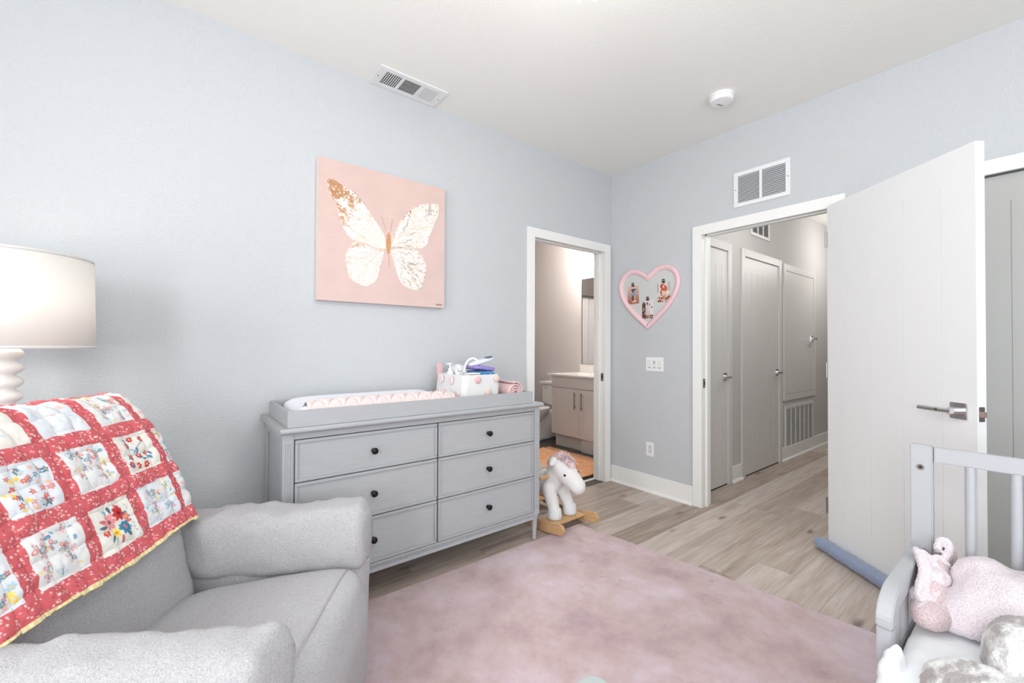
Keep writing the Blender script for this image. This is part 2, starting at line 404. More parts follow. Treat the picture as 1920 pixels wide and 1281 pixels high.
# hall door leaves (closed) on plane y ~ -.70
def hall_door(name, x0, x1, hz, handle_x, dirx, grooves, hinges=None, z1=1.89, z0=.20, bz=.012, hgt=2.02):
    o = struct(name, leaf(x1 - x0, hgt, .035, grooves, z0, z1), M['halldoor']); o.location = (x0, -.705 + .0175, bz)
    lever(o, handle_x - x0, hz - bz, -.0175, -1, dirx)
    if hinges:
        for z in hinges:
            bm = B(); cyl(bm, (.0, -.022, z - .045), (.0, -.022, z + .045), .006, n=12); obj('hinge', bm, M['nickel'], o)
    return o
# recesses in hall wall are shallow: leaf sits 5 mm proud of the wall plane
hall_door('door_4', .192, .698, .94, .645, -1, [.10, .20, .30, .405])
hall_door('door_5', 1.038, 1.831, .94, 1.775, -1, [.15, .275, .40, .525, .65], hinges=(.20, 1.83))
def dark_gap(name, *a): struct(name, box(B(), *a), M['dark'])  # dark strip on the wall standing for the shade under a closed door
dark_gap('door_gap_shade_1', .192, .698, -.703, -.70, .0, .014)
dark_gap('door_gap_shade_2', 1.038, 1.831, -.703, -.70, .0, .014)
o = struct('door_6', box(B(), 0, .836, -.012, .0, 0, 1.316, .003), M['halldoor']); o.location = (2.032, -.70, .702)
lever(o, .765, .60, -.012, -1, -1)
# closet leaf
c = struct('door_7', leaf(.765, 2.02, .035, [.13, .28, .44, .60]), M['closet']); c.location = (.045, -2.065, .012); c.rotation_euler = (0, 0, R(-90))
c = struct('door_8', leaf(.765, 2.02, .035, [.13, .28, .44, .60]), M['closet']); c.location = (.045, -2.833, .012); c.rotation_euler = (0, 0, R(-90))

# draft stopper beneath open door
def along(u, off, z): # u from hinge end, off toward camera
    return (hx - .614 * u - .789 * off, hy - .789 * u + .614 * off, z)
bm = B(); pts = []; rad = []
for i in range(60):
    u = -.035 + i * (.86 / 59); pts.append(along(u, .036 + .002 * math.sin(i * .7), .036)); rad.append(.034 * (1 + .04 * math.sin(i * 1.9)) * (min(1, .75 + i * .12) if i < 3 else 1) * (.8 if i > 57 else 1))
tube(bm, pts, rad, 20)
M['bluefab'] = mat('blue_grey_fabric', rgb(140, 154, 182), .5, bump=(40, .5, .006), sheen=.3)
N, L, P = nodes(M['bluefab'])
ds = obj('draft_stopper', bm, M['bluefab'], smooth=True); tag(ds, 'blue-grey fabric tube draft stopper along bottom of open white door', 'draft stopper')
# ------------------------------------------------------------------ more helpers
def sellip(bm, c, s, p=4.0, n=14, mtx=None):
    """super-ellipsoid cushion, centre c, half sizes s"""
    t = bmesh.new(); bmesh.ops.create_cube(t, size=2)
    bmesh.ops.subdivide_edges(t, edges=t.edges[:], cuts=n, use_grid_fill=True)
    for v in t.verts:
        q = v.co; k = (abs(q.x) ** p + abs(q.y) ** p + abs(q.z) ** p) ** (1 / p)
        v.co = Vector((q.x / k * s[0] + c[0], q.y / k * s[1] + c[1], q.z / k * s[2] + c[2]))
    if mtx: t.transform(mtx)
    merge(bm, t); return bm
def ball(bm, c, r, s=(1, 1, 1), u=16, v=10):
    t = bmesh.new(); bmesh.ops.create_uvsphere(t, u_segments=u, v_segments=v, radius=r)
    t.transform(Matrix.Translation(c) @ Matrix.Diagonal((*s, 1))); merge(bm, t); return bm
def capsule(bm, a, b, ra, rb, steps=8):
    for i in range(steps + 1):
        k = i / steps; ball(bm, Vector(a).lerp(Vector(b), k), ra + (rb - ra) * k, u=14, v=9)
    return bm
def remesh(o, vox, smooth=6):
    m = o.modifiers.new('rm', 'REMESH'); m.mode = 'VOXEL'; m.voxel_size = vox; m.use_smooth_shade = True
    if smooth:
        s = o.modifiers.new('sm', 'SMOOTH'); s.iterations = smooth; s.factor = .5
def catmull(P, n=8, closed=True):
    out = []; m = len(P)
    for i in range(m if closed else m - 1):
        p = [np.array(P[(i + k) % m if closed else min(max(i + k, 0), m - 1)], float) for k in (-1, 0, 1, 2)]
        for j in range(n):
            t = j / n
            out.append(tuple(.5 * ((2 * p[1]) + (-p[0] + p[2]) * t + (2 * p[0] - 5 * p[1] + 4 * p[2] - p[3]) * t * t + (-p[0] + 3 * p[1] - 3 * p[2] + p[3]) * t ** 3)))
    if not closed: out.append(tuple(P[-1]))
    return out

# ------------------------------------------------------------------ rug
def rug_mat():
    m = mat('rug_pile', rgb(196, 168, 172), .95, bump=(260, .6, .004), spec=.1, sheen=.25); N, L, P = nodes(m)
    tc = N.new('ShaderNodeTexCoord')
    n = N.new('ShaderNodeTexNoise'); n.inputs['Scale'].default_value = 2.6; n.inputs['Detail'].default_value = 9; n.inputs['Roughness'].default_value = .68; n.inputs['Distortion'].default_value = .15
    L.new(tc.outputs['Object'], n.inputs['Vector'])
    cr = N.new('ShaderNodeValToRGB'); e = cr.color_ramp.elements
    e[0].position = .30; e[0].color = rgb(170, 146, 154); e[1].position = .70; e[1].color = rgb(222, 206, 216)
    k = e.new(.47); k.color = rgb(200, 175, 175)
    L.new(n.outputs['Fac'], cr.inputs['Fac'])
    n2 = N.new('ShaderNodeTexNoise'); n2.inputs['Scale'].default_value = 7; n2.inputs['Detail'].default_value = 5; n2.inputs['Roughness'].default_value = .7
    L.new(tc.outputs['Object'], n2.inputs['Vector'])
    c2 = N.new('ShaderNodeValToRGB'); c2.color_ramp.elements[0].position = .62; c2.color_ramp.elements[0].color = (0, 0, 0, 1); c2.color_ramp.elements[1].position = .76; c2.color_ramp.elements[1].color = (.65, .65, .65, 1)
    L.new(n2.outputs['Fac'], c2.inputs['Fac'])
    mx = N.new('ShaderNodeMixRGB'); L.new(c2.outputs['Color'], mx.inputs[0]); L.new(cr.outputs['Color'], mx.inputs[1]); mx.inputs[2].default_value = rgb(140, 104, 122)
    L.new(mx.outputs[0], P.inputs['Base Color']); return m
M['rug'] = rug_mat()
bm = prism(B(), [(-.958, -.494), (-.87, -1.248), (-.80, -1.997), (-.70, -3.1), (-3.55, -3.2), (-3.55, -.47), (-2.38, -.486)], 'z', .0005, .012, .003)
tag(obj('rug', bm, M['rug']), 'large mottled dusty pink low-pile rug on the plank floor', 'rug')

# ------------------------------------------------------------------ dresser
def dresser_mat():
    m = mat('grey_washed_wood', rgb(172, 174, 177), .45, spec=.35); N, L, P = nodes(m)
    tc = N.new('ShaderNodeTexCoord'); mp = N.new('ShaderNodeMapping'); mp.inputs['Scale'].default_value = (3, 3, 60)
    n = N.new('ShaderNodeTexNoise'); n.inputs['Scale'].default_value = 3; n.inputs['Detail'].default_value = 5
    cr = N.new('ShaderNodeValToRGB'); cr.color_ramp.elements[0].position = .3; cr.color_ramp.elements[0].color = rgb(168, 170, 173); cr.color_ramp.elements[1].position = .7; cr.color_ramp.elements[1].color = rgb(177, 179, 182)
    L.new(tc.outputs['Object'], mp.inputs[0]); L.new(mp.outputs[0], n.inputs['Vector']); L.new(n.outputs['Fac'], cr.inputs['Fac']); L.new(cr.outputs[0], P.inputs['Base Color'])
    return m
M['dres'] = dresser_mat()
M['gap'] = mat('dark_reveal', rgb(52, 52, 54), .8)
D = thing('dresser', 'grey six-drawer dresser with fluted corners and black knobs against the left wall', 'dresser', (-2.02, -.26, 0))
bm = box(B(), -2.725, -1.322, -.470, -.035, .15, .826, .002)
# side panel frame on the left and right ends
for xs, s in ((-2.725, -1), (-1.322, 1)):
    for a, b, z0, z1 in ((-.470, -.425, .15, .826), (-.085, -.035, .15, .826), (-.425, -.085, .15, .20), (-.425, -.085, .78, .826)):
        box(bm, xs, xs + s * .010, a, b, z0, z1, .002)
obj('body', bm, M['dres'], D, world=True)
bm = box(B(), -2.694, -1.352, -.4735, -.4695, .175, .798); obj('reveal', bm, M['gap'], D, world=True)
bm = box(B(), -2.694, -1.352, -.482, -.470, .798, .826, .001); obj('top_rail', bm, M['dres'], D, world=True)
bm = prism(B(), [(-.518, .836), (-.518, .841), (-.513, .844), (-.511, .850), (-.01, .850), (-.01, .8262), (-.500, .8262), (-.508, .8275), (-.515, .831)], 'x', -2.751, -1.302, .001)
obj('top', bm, M['dres'], D, world=True)
for x0, x1 in ((-2.738, -2.694), (-1.352, -1.308)):
    bm = box(B(), x0, x1, -.486, -.455, .158, .826, .002)
    xc = (x0 + x1) / 2
    for k in (-1, 0, 1):
        # raised reeds leave flutes between them
        pass
    for k in (-1.5, -.5, .5, 1.5):
        cyl(bm, (xc + k * .0095, -.486, .20), (xc + k * .0095, -.486, .785), .0034, n=10)
    obj('pilaster', bm, M['dres'], D, world=True)
for x in (-2.716, -1.330):
    for y in (-.462, -.065):
        bm = lathe(B(), [(.010, 0), (.0135, .004), (.0135, .018), (.0115, .022), (.0185, .12), (.0200, .132), (.0165, .136), (.0215, .142), (.0215, .158)], 24, Matrix.Translation((x, y, .0)))
        obj('leg', bm, M['dres'], D, smooth=True, auto=35, world=True)
bm = prism(B(), [(-.484, .178), (-.484, .168), (-.478, .164), (-.478, .148), (-.486, .143), (-.486, .135), (-.465, .135), (-.465, .178)], 'x', -2.694, -1.352)
ap = obj('apron', bm, M['dres'], D, world=True)
bm = B()
for i in range(148): ball(bm, (-2.688 + i * .009, -.4795, .1555), .0042, u=6, v=5)
b_ = obj('bead_moulding', bm, M['dres'], ap, smooth=True, world=True)
KN = {-2.354: (-2.690, -2.021), -1.696: (-2.013, -1.356)}
for xk, (x0, x1) in KN.items():
    for zk, z0, z1 in ((.704, .617, .794), (.505, .402, .612), (.290, .181, .397)):
        bm = B(); y0 = -.486; t = .013
        box(bm, x0, x1, -.484 + .005, -.470, z0, z1)
        for a in ((x0, x1, z1 - t, z1), (x0, x1, z0, z0 + t), (x0, x0 + t, z0 + t, z1 - t), (x1 - t, x1, z0 + t, z1 - t)):
            box(bm, a[0], a[1], -.488, -.478, a[2], a[3], .003)
        dr = obj('drawer', bm, M['dres'], D, world=True)
        bm = lathe(B(), [(.010, 0), (.010, .002), (.006, .005), (.006, .014), (.0135, .018), (.0155, .023), (.0145, .027), (.008, .031), (.001, .0315)], 24, Matrix.Translation((xk, -.479, zk)) @ Matrix.Rotation(R(90), 4, 'X'))
        obj('knob', bm, M['black'], dr, smooth=True, auto=40, world=True)

# changing tray
T = thing('changing_tray', 'shallow grey wooden changing tray on top of the grey dresser', 'tray', (-2.05, -.28, .8505))
bm = B(); tz0, tz1 = .8505, .921
box(bm, -2.722, -1.375, -.498, -.484, tz0, tz1, .0015); box(bm, -2.722, -1.375, -.076, -.062, tz0, tz1, .0015)
box(bm, -2.722, -2.708, -.484, -.076, tz0, tz1, .0015); box(bm, -1.389, -1.375, -.484, -.076, tz0, tz1, .0015)
obj('rim', bm, M['dres'], T, world=True)
obj('bottom', box(B(), -2.708, -1.389, -.484, -.076, .8505, .861), M['dres'], T, world=True)

# changing pad
M['pad'] = mat('white_cover', rgb(232, 233, 240), .8, bump=(300, .2, .001), sheen=.2)
M['padpink'] = mat('pink_quilted', rgb(226, 208, 206), .85, bump=(400, .4, .001), sheen=.2)
def padz(x, y):
    """top height of contoured pad"""
    u = (x + 2.275) / .402; v = (y + .280) / .192
    e = np.clip(1 - np.abs(u) ** 9, 0, 1) ** .35 * np.clip(1 - np.abs(v) ** 6, 0, 1) ** .5
    prof = .052 + .044 * np.clip(np.abs(v) * 1.12, 0, 1) ** 2.2
    return .8625 + e * prof
nu, nv = 120, 60
uu = np.linspace(-1, 1, nu); vv = np.linspace(-1, 1, nv)
# squircle footprint
U, V = np.meshgrid(uu, vv, indexing='ij')
X = -2.275 + .402 * U * (1 - .04 * np.abs(V) ** 6); Y = -.280 + .192 * V * (1 - .10 * np.abs(U) ** 14)
Z = padz(X, Y)
v, f = grid(X, Y, Z)
P_ = thing('changing_pad', 'white contoured changing pad with pink quilted edge in the grey tray', 'changing pad', (-2.27, -.28, .861))
o = obj('pad', (v, f), M['pad'], P_, smooth=True, world=True); o.modifiers.new('s', 'SOLIDIFY').thickness = -.003
# pink quilted liner along the near ridge
nu, nv = 260, 50
U, V = np.meshgrid(np.linspace(-.90, .985, nu), np.linspace(-1, -.42, nv), indexing='ij')
X = -2.275 + .402 * U; Y = -.280 + .192 * V * (1 - .06 * np.abs(U) ** 14)
a = (X * 1.0) / .072; b = (Y) / .085
tri1 = np.abs(((a + b) % 1) - .5) * 2; tri2 = np.abs(((a - b) % 1) - .5) * 2
q = np.minimum(np.clip((1 - tri1) * 3.5, 0, 1), np.clip((1 - tri2) * 3.5, 0, 1))
Z = np.maximum(padz(X, Y), .864) + .004 + .014 * q ** .7 * np.clip((V + 1) * 10, .2, 1) * np.clip((-.42 - V) * 8, 0, 1)
Yq = Y - .004 * (V < -.9)
v, f = grid(X, Yq, Z)
o = obj('quilted_liner', (v, f), M['padpink'], P_, smooth=True, world=True); o.modifiers.new('s', 'SOLIDIFY').thickness = -.002

# basket with pompoms
M['felt'] = mat('white_cotton', rgb(226, 225, 224), .9, bump=(350, .5, .002), sheen=.2)
M['spot'] = mat('pale_pink_spot', rgb(236, 212, 212), .95)
M['pinkfelt'] = mat('pink_felt', rgb(232, 190, 194), .95, bump=(400, .7, .003), sheen=.3)
M['creamfelt'] = mat('cream_felt', rgb(226, 205, 196), .95, bump=(400, .7, .003), sheen=.3)
def rrect(x0, x1, y0, y1, r, n=6):
    P = []
    for cx, cy, a0 in ((x1 - r, y1 - r, 0), (x0 + r, y1 - r, 90), (x0 + r, y0 + r, 180), (x1 - r, y0 + r, 270)):
        for i in range(n + 1):
            a = R(a0 + 90 * i / n); P.append((cx + r * math.cos(a), cy + r * math.sin(a)))
    return P
BK = thing('storage_basket', 'white fabric basket with pink pompoms and spots on the changing tray', 'basket', (-1.70, -.28, .861))
rings = []; NN = 28
bm = B()
def ring(x0, x1, y0, y1, r, z): return [bm.verts.new((p[0], p[1], z)) for p in rrect(x0, x1, y0, y1, r)]
L_ = [ring(-1.835, -1.575, -.425, -.10, .03, .862), ring(-1.832, -1.568, -.430, -.098, .035, .95), ring(-1.820, -1.572, -.430, -.10, .035, 1.030), ring(-1.816, -1.576, -.426, -.104, .033, 1.031), ring(-1.822, -1.580, -.420, -.108, .03, .95), ring(-1.822, -1.586, -.415, -.11, .03, .870)]
for a, b in zip(L_, L_[1:]):
    n = len(a)
    for i in range(n): bm.faces.new([a[i], a[(i + 1) % n], b[(i + 1) % n], b[i]])
bm.faces.new(L_[0][::-1]); bm.faces.new(L_[-1])
obj('basket_body', bm, M['felt'], BK, smooth=True, auto=50, world=True)
for (x, z, r, mm) in ((-1.735, 1.004, .021, 'pinkfelt'), (-1.605, 1.006, .021, 'creamfelt'), (-1.665, .930, .022, 'creamfelt')):
    bm = ball(B(), (x, -.434, z), r, (1, .5, 1), 24, 16); o = obj('pompom', bm, M[mm], BK, smooth=True, world=True); displace(o, .006, .006)
for (y, z) in ((-.185, .998), (-.30, .995), (-.15, .925), (-.25, .925), (-.36, .920)):
    bm = B(); cyl(bm, (-1.831, y, z), (-1.838, y, z), .024, .021, 24); obj('spot', bm, M['spot'], BK, world=True)
bm = box(B(), -1.818, -1.780, -.108, -.100, 1.00, 1.090, .003); obj('handle_flap', bm, M['pinkfelt'], BK, world=True)

# things in the basket
M['wp'] = M['plastic']
t = thing('pump_bottle', 'small white pump bottle standing in the pompom basket', 'bottle', (-1.785, -.205, .875))
bm = lathe(B(), [(.022, 0), (.024, .01), (.024, .145), (.018, .165), (.010, .172)], 24, Matrix.Translation((-1.785, -.205, .875))); obj('bottle_body', bm, M['plastic'], t, smooth=True, auto=40, world=True)
bm = lathe(B(), [(.012, .172), (.012, .186), (.005, .188), (.005, .208), (.013, .210), (.013, .218), (.002, .220)], 16, Matrix.Translation((-1.785, -.205, .875))); box(bm, -1.815, -1.785, -.210, -.200, 1.085, 1.092, .002)
obj('pump_head', bm, M['plastic'], t, smooth=True, auto=40, world=True)
bm = lathe(B(), [(.0245, .128), (.0245, .136)], 24, Matrix.Translation((-1.785, -.205, .875))); obj('label_band', bm, M['mark'], t, world=True)
# crumpled white pouch
bm = sellip(B(), (-1.728, -.215, 1.030), (.034, .06, .052), 3, 20); o = obj('crumpled_pouch', bm, mat('white_crinkle', rgb(228, 230, 232), .6), smooth=True)
displace(o, .03, .022); tag(o, 'crumpled white cloth pouch between the pump bottle and hoop in basket', 'pouch')
# white box lying near front edge
M['ivory'] = mat('ivory', rgb(236, 232, 226), .5)
t = thing('small_box', 'small white box with dark line along basket front edge', 'box', (-1.735, -.38, .99))
obj('box_body', box(B(), -1.775, -1.695, -.400, -.34, .985, 1.040, .003), M['ivory'], t, world=True)
obj('box_seam', box(B(), -1.773, -1.697, -.4008, -.399, 1.031, 1.0335), M['mark'], t, world=True)
# hoop handle
pts = [(-1.74 + .055 - .062 * math.cos(a), -.30, 1.03 + .092 * math.sin(a)) for a in [math.pi * i / 24 for i in range(25)]]
bm = tube(B(), pts, .0065, 10)
o = obj('plastic_hoop', bm, M['plastic'], smooth=True); tag(o, 'thin white plastic hoop arching above the basket contents', 'hoop')
# blue patterned pack, purple pack, white bristled brush
M['blue'] = mat('blue_pattern', rgb(92, 160, 214), .6, var=(rgb(40, 84, 134), 55, 3)); M['purple'] = mat('purple_cloth', rgb(150, 134, 196), .8, bump=(60, .3, .004))
bm = sellip(B(), (-1.635, -.30, 1.030), (.068, .085, .018), 4, 12); o = obj('folded_cloth', bm, M['blue'], smooth=True); tag(o, 'blue patterned folded cloth at the basket top', 'cloth')
rt = Matrix.Translation((-1.625, -.29, 1.063)) @ Matrix.Rotation(R(6), 4, 'Y')
bm = sellip(B(), (0, 0, 0), (.078, .075, .014), 4, 14, rt); o = obj('folded_cloth', bm, M['purple'], smooth=True); displace(o, .05, .012); tag(o, 'purple folded cloth lying on the blue patterned cloth', 'cloth')
t = thing('soft_brush', 'pale lilac plastic brush with dark oval end lying on the purple cloth', 'brush', (-1.62, -.29, 1.08))
rt = Matrix.Translation((-1.625, -.30, 1.102)) @ Matrix.Rotation(R(-13), 4, 'Y')
obj('handle', sellip(B(), (0, 0, 0), (.088, .028, .015), 3, 12, rt), mat('lilac_white', rgb(222, 226, 240), .4), t, smooth=True, world=True)
obj('oval_end', sellip(B(), (.052, -.004, .012), (.032, .022, .007), 2.2, 10, rt), mat('slate', rgb(88, 100, 112), .5), t, smooth=True, world=True)
# rolled pink towel, spiral end toward the room
M['towel'] = mat('pink_towel', rgb(232, 196, 196), .95, bump=(260, .8, .004), sheen=.4)
ang_ = np.linspace(0, 2 * math.pi * 3.3, 150); rr_ = .006 + .0155 * ang_ / (2 * math.pi)
yy_ = np.linspace(-.44, -.16, 16)
A_, Y_ = np.meshgrid(ang_, yy_, indexing='ij'); RR = np.repeat(rr_[:, None], len(yy_), 1) * (1 + .02 * np.sin(A_ * 2 + Y_ * 30))
v, f = grid(-1.462 + RR * np.cos(A_), Y_ + .002 * np.sin(A_ * 3), .921 + RR * np.sin(A_))
o = obj('rolled_towel', (v, f), M['towel'], smooth=True); s = o.modifiers.new('s', 'SOLIDIFY'); s.thickness = .010; s.offset = 0
tag(o, 'rolled pink towel beside the basket at right end of tray', 'towel')

# ------------------------------------------------------------------ canvas painting
def polydist(px, pz, poly):
    """signed distance (positive inside)"""
    P = np.array(poly); n = len(P); d = np.full(px.shape, 9.); ins = np.zeros(px.shape, bool)
    for i in range(n):
        a = P[i]; b = P[(i + 1) % n]; ab = b - a; t = np.clip(((px - a[0]) * ab[0] + (pz - a[1]) * ab[1]) / (ab @ ab), 0, 1)
        d = np.minimum(d, np.hypot(px - a[0] - t * ab[0], pz - a[1] - t * ab[1]))
        c = ((a[1] > pz) != (b[1] > pz)) & (px < (b[0] - a[0]) * (pz - a[1]) / (b[1] - a[1] + 1e-12) + a[0]); ins ^= c
    return np.where(ins, d, -d)
def L3(c): return np.array([lin(c[0]), lin(c[1]), lin(c[2])])
LU = [(0.045, 0.652), (0.078, 0.66), (0.12, 0.643), (0.178, 0.624), (0.23, 0.586), (0.257, 0.55), (0.292, 0.504), (0.332, 0.457), (0.368, 0.401), (0.377, 0.331), (0.353, 0.32), (0.301, 0.324), (0.255, 0.34), (0.202, 0.343), (0.158, 0.366), (0.129, 0.413), (0.104, 0.482), (0.096, 0.524), (0.079, 0.549), (0.057, 0.596)]
LLw = [(0.365, 0.318), (0.301, 0.32), (0.24, 0.334), (0.188, 0.333), (0.166, 0.3), (0.148, 0.253), (0.156, 0.18), (0.175, 0.13), (0.219, 0.101), (0.265, 0.094), (0.319, 0.129), (0.342, 0.202), (0.365, 0.283)]
RU = [(0.405, 0.336), (0.409, 0.376), (0.437, 0.452), (0.479, 0.524), (0.539, 0.593), (0.61, 0.634), (0.674, 0.654), (0.722, 0.66), (0.724, 0.605), (0.694, 0.523), (0.657, 0.44), (0.639, 0.387), (0.594, 0.355), (0.532, 0.354), (0.472, 0.346)]
RLw = [(0.41, 0.32), (0.48, 0.343), (0.567, 0.347), (0.613, 0.308), (0.636, 0.253), (0.632, 0.186), (0.605, 0.116), (0.561, 0.096), (0.499, 0.115), (0.465, 0.144), (0.439, 0.213), (0.418, 0.274)]
n = 460; W_ = .766
sx, sz = np.meshgrid(np.linspace(0, W_, n), np.linspace(0, .768, n), indexing='ij')
C_ = np.tile(L3((214, 188, 180)), (n, n, 1))
C_ *= (1 + .035 * npnoise((n, n), 40, 3) + .03 * npnoise((n, n), 3, 4).cumsum(0)[:, :] * 0)[..., None]
streak = np.repeat(npnoise((n // 10, n), 2, 9), 10, 0)[:n, :n]
C_ *= (1 + .025 * streak)[..., None]
C_ = C_ * (1 - .12 * (1 - sz / .768))[..., None] + L3((222, 200, 204)) * .12 * (1 - sz / .768)[..., None]
body0 = np.array((.392, .335))
rel = np.stack([sx - body0[0], sz - body0[1]], -1); rad_ = np.hypot(rel[..., 0], rel[..., 1]); th_ = np.arctan2(rel[..., 1], rel[..., 0])
def stroke_noise(seed, fa, fr):
    rs = np.random.RandomState(seed)
    ia = ((th_ + math.pi + .10 * npnoise((n, n), 26, seed + 3) + .05 * npnoise((n, n), 8, seed + 5)) * fa) % 500; ir = rad_ * fr + 2.5 * np.sin(th_ * 9) + 1.5 * npnoise((n, n), 12, seed)
    g = rs.rand(512, 64)
    a0 = ia.astype(int) % 511; r0 = ir.astype(int) % 63; fa_ = ia % 1; fr_ = ir % 1
    return (g[a0, r0] * (1 - fa_) * (1 - fr_) + g[a0 + 1, r0] * fa_ * (1 - fr_) + g[a0, r0 + 1] * (1 - fa_) * fr_ + g[a0 + 1, r0 + 1] * fa_ * fr_)
s1 = stroke_noise(1, 46, 48); s2 = stroke_noise(2, 70, 90); s3 = stroke_noise(5, 30, 30)
hgt = np.zeros((n, n))
for i, (pl, gold) in enumerate(((LU, 1), (LLw, .25), (RU, .12), (RLw, .2))):
    pl = catmull(pl, 4)
    d = polydist(sx, sz, pl) + .005 * (s2 - .5) * 2
    a = np.clip((d + .002) / .006, 0, 1)
    cover = np.clip(a * (.80 + .35 * (s1 > .28)), 0, 1)
    base = L3((238, 234, 230)) * np.ones((n, n, 1))
    base = base * (.90 + .14 * s2)[..., None]
    cr = np.clip((s1 - .56) * 5, 0, 1)[..., None] * .6; base = base * (1 - cr) + L3((226, 198, 160)) * cr
    gr = np.clip((s3 - .68) * 7, 0, 1)[..., None] * (.55 if i in (2, 3) else .2); base = base * (1 - gr) + L3((140, 130, 128)) * gr
    if i == 0:
        tip = np.clip((rad_ - .18) / .22, 0, 1)
    elif i == 2: tip = np.clip(1 - d / .02, 0, 1) * (sx < .58) * .8
    elif i == 1: tip = np.clip((sz - .24) / .1, 0, 1) * .5
    else: tip = np.clip((s1 - .4), 0, 1) * .5
    gm = np.clip((s3 * .6 + s1 * .6 - .78 + .42 * tip) * 5, 0, 1) * np.clip(tip * 1.6, 0, 1)
    goldc = L3((178, 120, 62)) * (.75 + .6 * s2)[..., None] ; base = base * (1 - .85 * gm[..., None]) + goldc * .85 * gm[..., None]
    C_ = C_ * (1 - cover[..., None]) + base * cover[..., None]; hgt += .0022 * cover * (.4 + s2)
def line(c, a, b, wd, col, al=1):
    global C_
    a = np.array(a); b = np.array(b); ab = b - a; t = np.clip(((sx - a[0]) * ab[0] + (sz - a[1]) * ab[1]) / (ab @ ab + 1e-12), 0, 1)
    d = np.hypot(sx - a[0] - t * ab[0], sz - a[1] - t * ab[1]); m_ = (np.clip((wd - d) / .0015 + .5, 0, 1) * al)[..., None]
    C_ = C_ * (1 - m_) + L3(col) * m_
for k in range(26):
    z = .30 + .115 * k / 25; line(None, (.389, z), (.395, z + .006), .010 * math.sin(math.pi * (k + 2) / 29) + .002, (214 - (k % 3) * 14, 164 - (k % 4) * 10, 104))
line(None, (.393, .30), (.398, .224), .003, (204, 158, 120), .9)
line(None, (.378, .43), (.347, .51), .0011, (120, 96, 86), .8); line(None, (.402, .43), (.416, .508), .0011, (120, 96, 86), .8)
xs_ = np.linspace(.706, .750, 9)
for k in range(8): line(None, (xs_[k], .018 + (.004 if k % 2 else -.003)), (xs_[k + 1], .019 + (-.003 if k % 2 else .004)), .0016, (52, 46, 46))
Xc = -2.501 + sx; Zc = 1.440 + sz; Yc = np.full((n, n), -.0385) - hgt
v, f = grid(Xc, Yc, Zc)
CV = thing('canvas_painting', 'square pink canvas painting of a white and gold butterfly on left wall', 'painting', (-2.118, -.02, 1.44))
M['paint'] = vcolmat('butterfly_paint', .6, bump=(500, .2, .001))
o = obj('painted_face', (v, f), M['paint'], CV, smooth=True, world=True); setcol(o.data, C_.reshape(-1, 3))
M['canvas'] = mat('canvas_edge', rgb(236, 222, 216), .8)
obj('canvas_body', box(B(), -2.501, -1.735, -.038, -.002, 1.44, 2.208, .002), M['canvas'], CV, world=True)

# ------------------------------------------------------------------ heart pin board
M['pinkframe'] = mat('pink_frame_paint', rgb(240, 204, 208), .45)
M['linen'] = mat('grey_linen', rgb(206, 208, 206), .95, bump=(500, .4, .001))
half = [(0, 0), (.10, .085), (.19, .17), (.255, .26), (.287, .345), (.283, .415), (.25, .475), (.20, .508), (.145, .518), (.09, .506), (.04, .480)]
# right side then left side
pts = half + [(0, .452)] + [(-a, b) for a, b in half[:0:-1]]
# keep sharp bottom and notch: sample each half separately
rh = catmull(half + [(0, .452)], 6, closed=False); HP = rh + [(-a, b) for a, b in rh[-2:0:-1]]
HP = np.array(HP); N_ = len(HP)
def offs(P, d):
    out = []
    for i in range(len(P)):
        a = P[i - 1]; b = P[(i + 1) % len(P)]; p = P[i]
        e1 = p - a; e2 = b - p; e1 /= np.linalg.norm(e1); e2 /= np.linalg.norm(e2)
        n1 = np.array((-e1[1], e1[0])); n2 = np.array((-e2[1], e2[0])); m_ = n1 + n2; m_ /= np.linalg.norm(m_); k = d / max(.45, m_ @ n1)
        out.append(p + m_ * k)
    return np.array(out)
cs = [(0, 0), (0, .012), (.004, .020), (.012, .0235), (.022, .022), (.026, .018), (.034, .018), (.040, .012), (.041, 0)]
rings = []
for d, hh in cs:
    q = offs(HP, d); rings.append([(-.002 - hh, -.383 - p[0], 1.341 + p[1]) for p in q])
X = np.array(rings)  # (nc, N, 3)
Xw = X.transpose(1, 0, 2)
v, f = grid(Xw[..., 0], Xw[..., 1], Xw[..., 2], wrapu=True)
HT = thing('heart_pinboard', 'pink heart-shaped framed pinboard with grey fabric between the two doorways', 'pinboard', (-.01, -.383, 1.341))
obj('frame', (v, f), M['pinkframe'], HT, smooth=True, auto=60, world=True)
q = offs(HP, .03); bm = prism(B(), [(-.383 - p[0], 1.341 + p[1]) for p in q], 'x', -.008, -.002); obj('fabric_board', bm, M['linen'], HT, world=True)

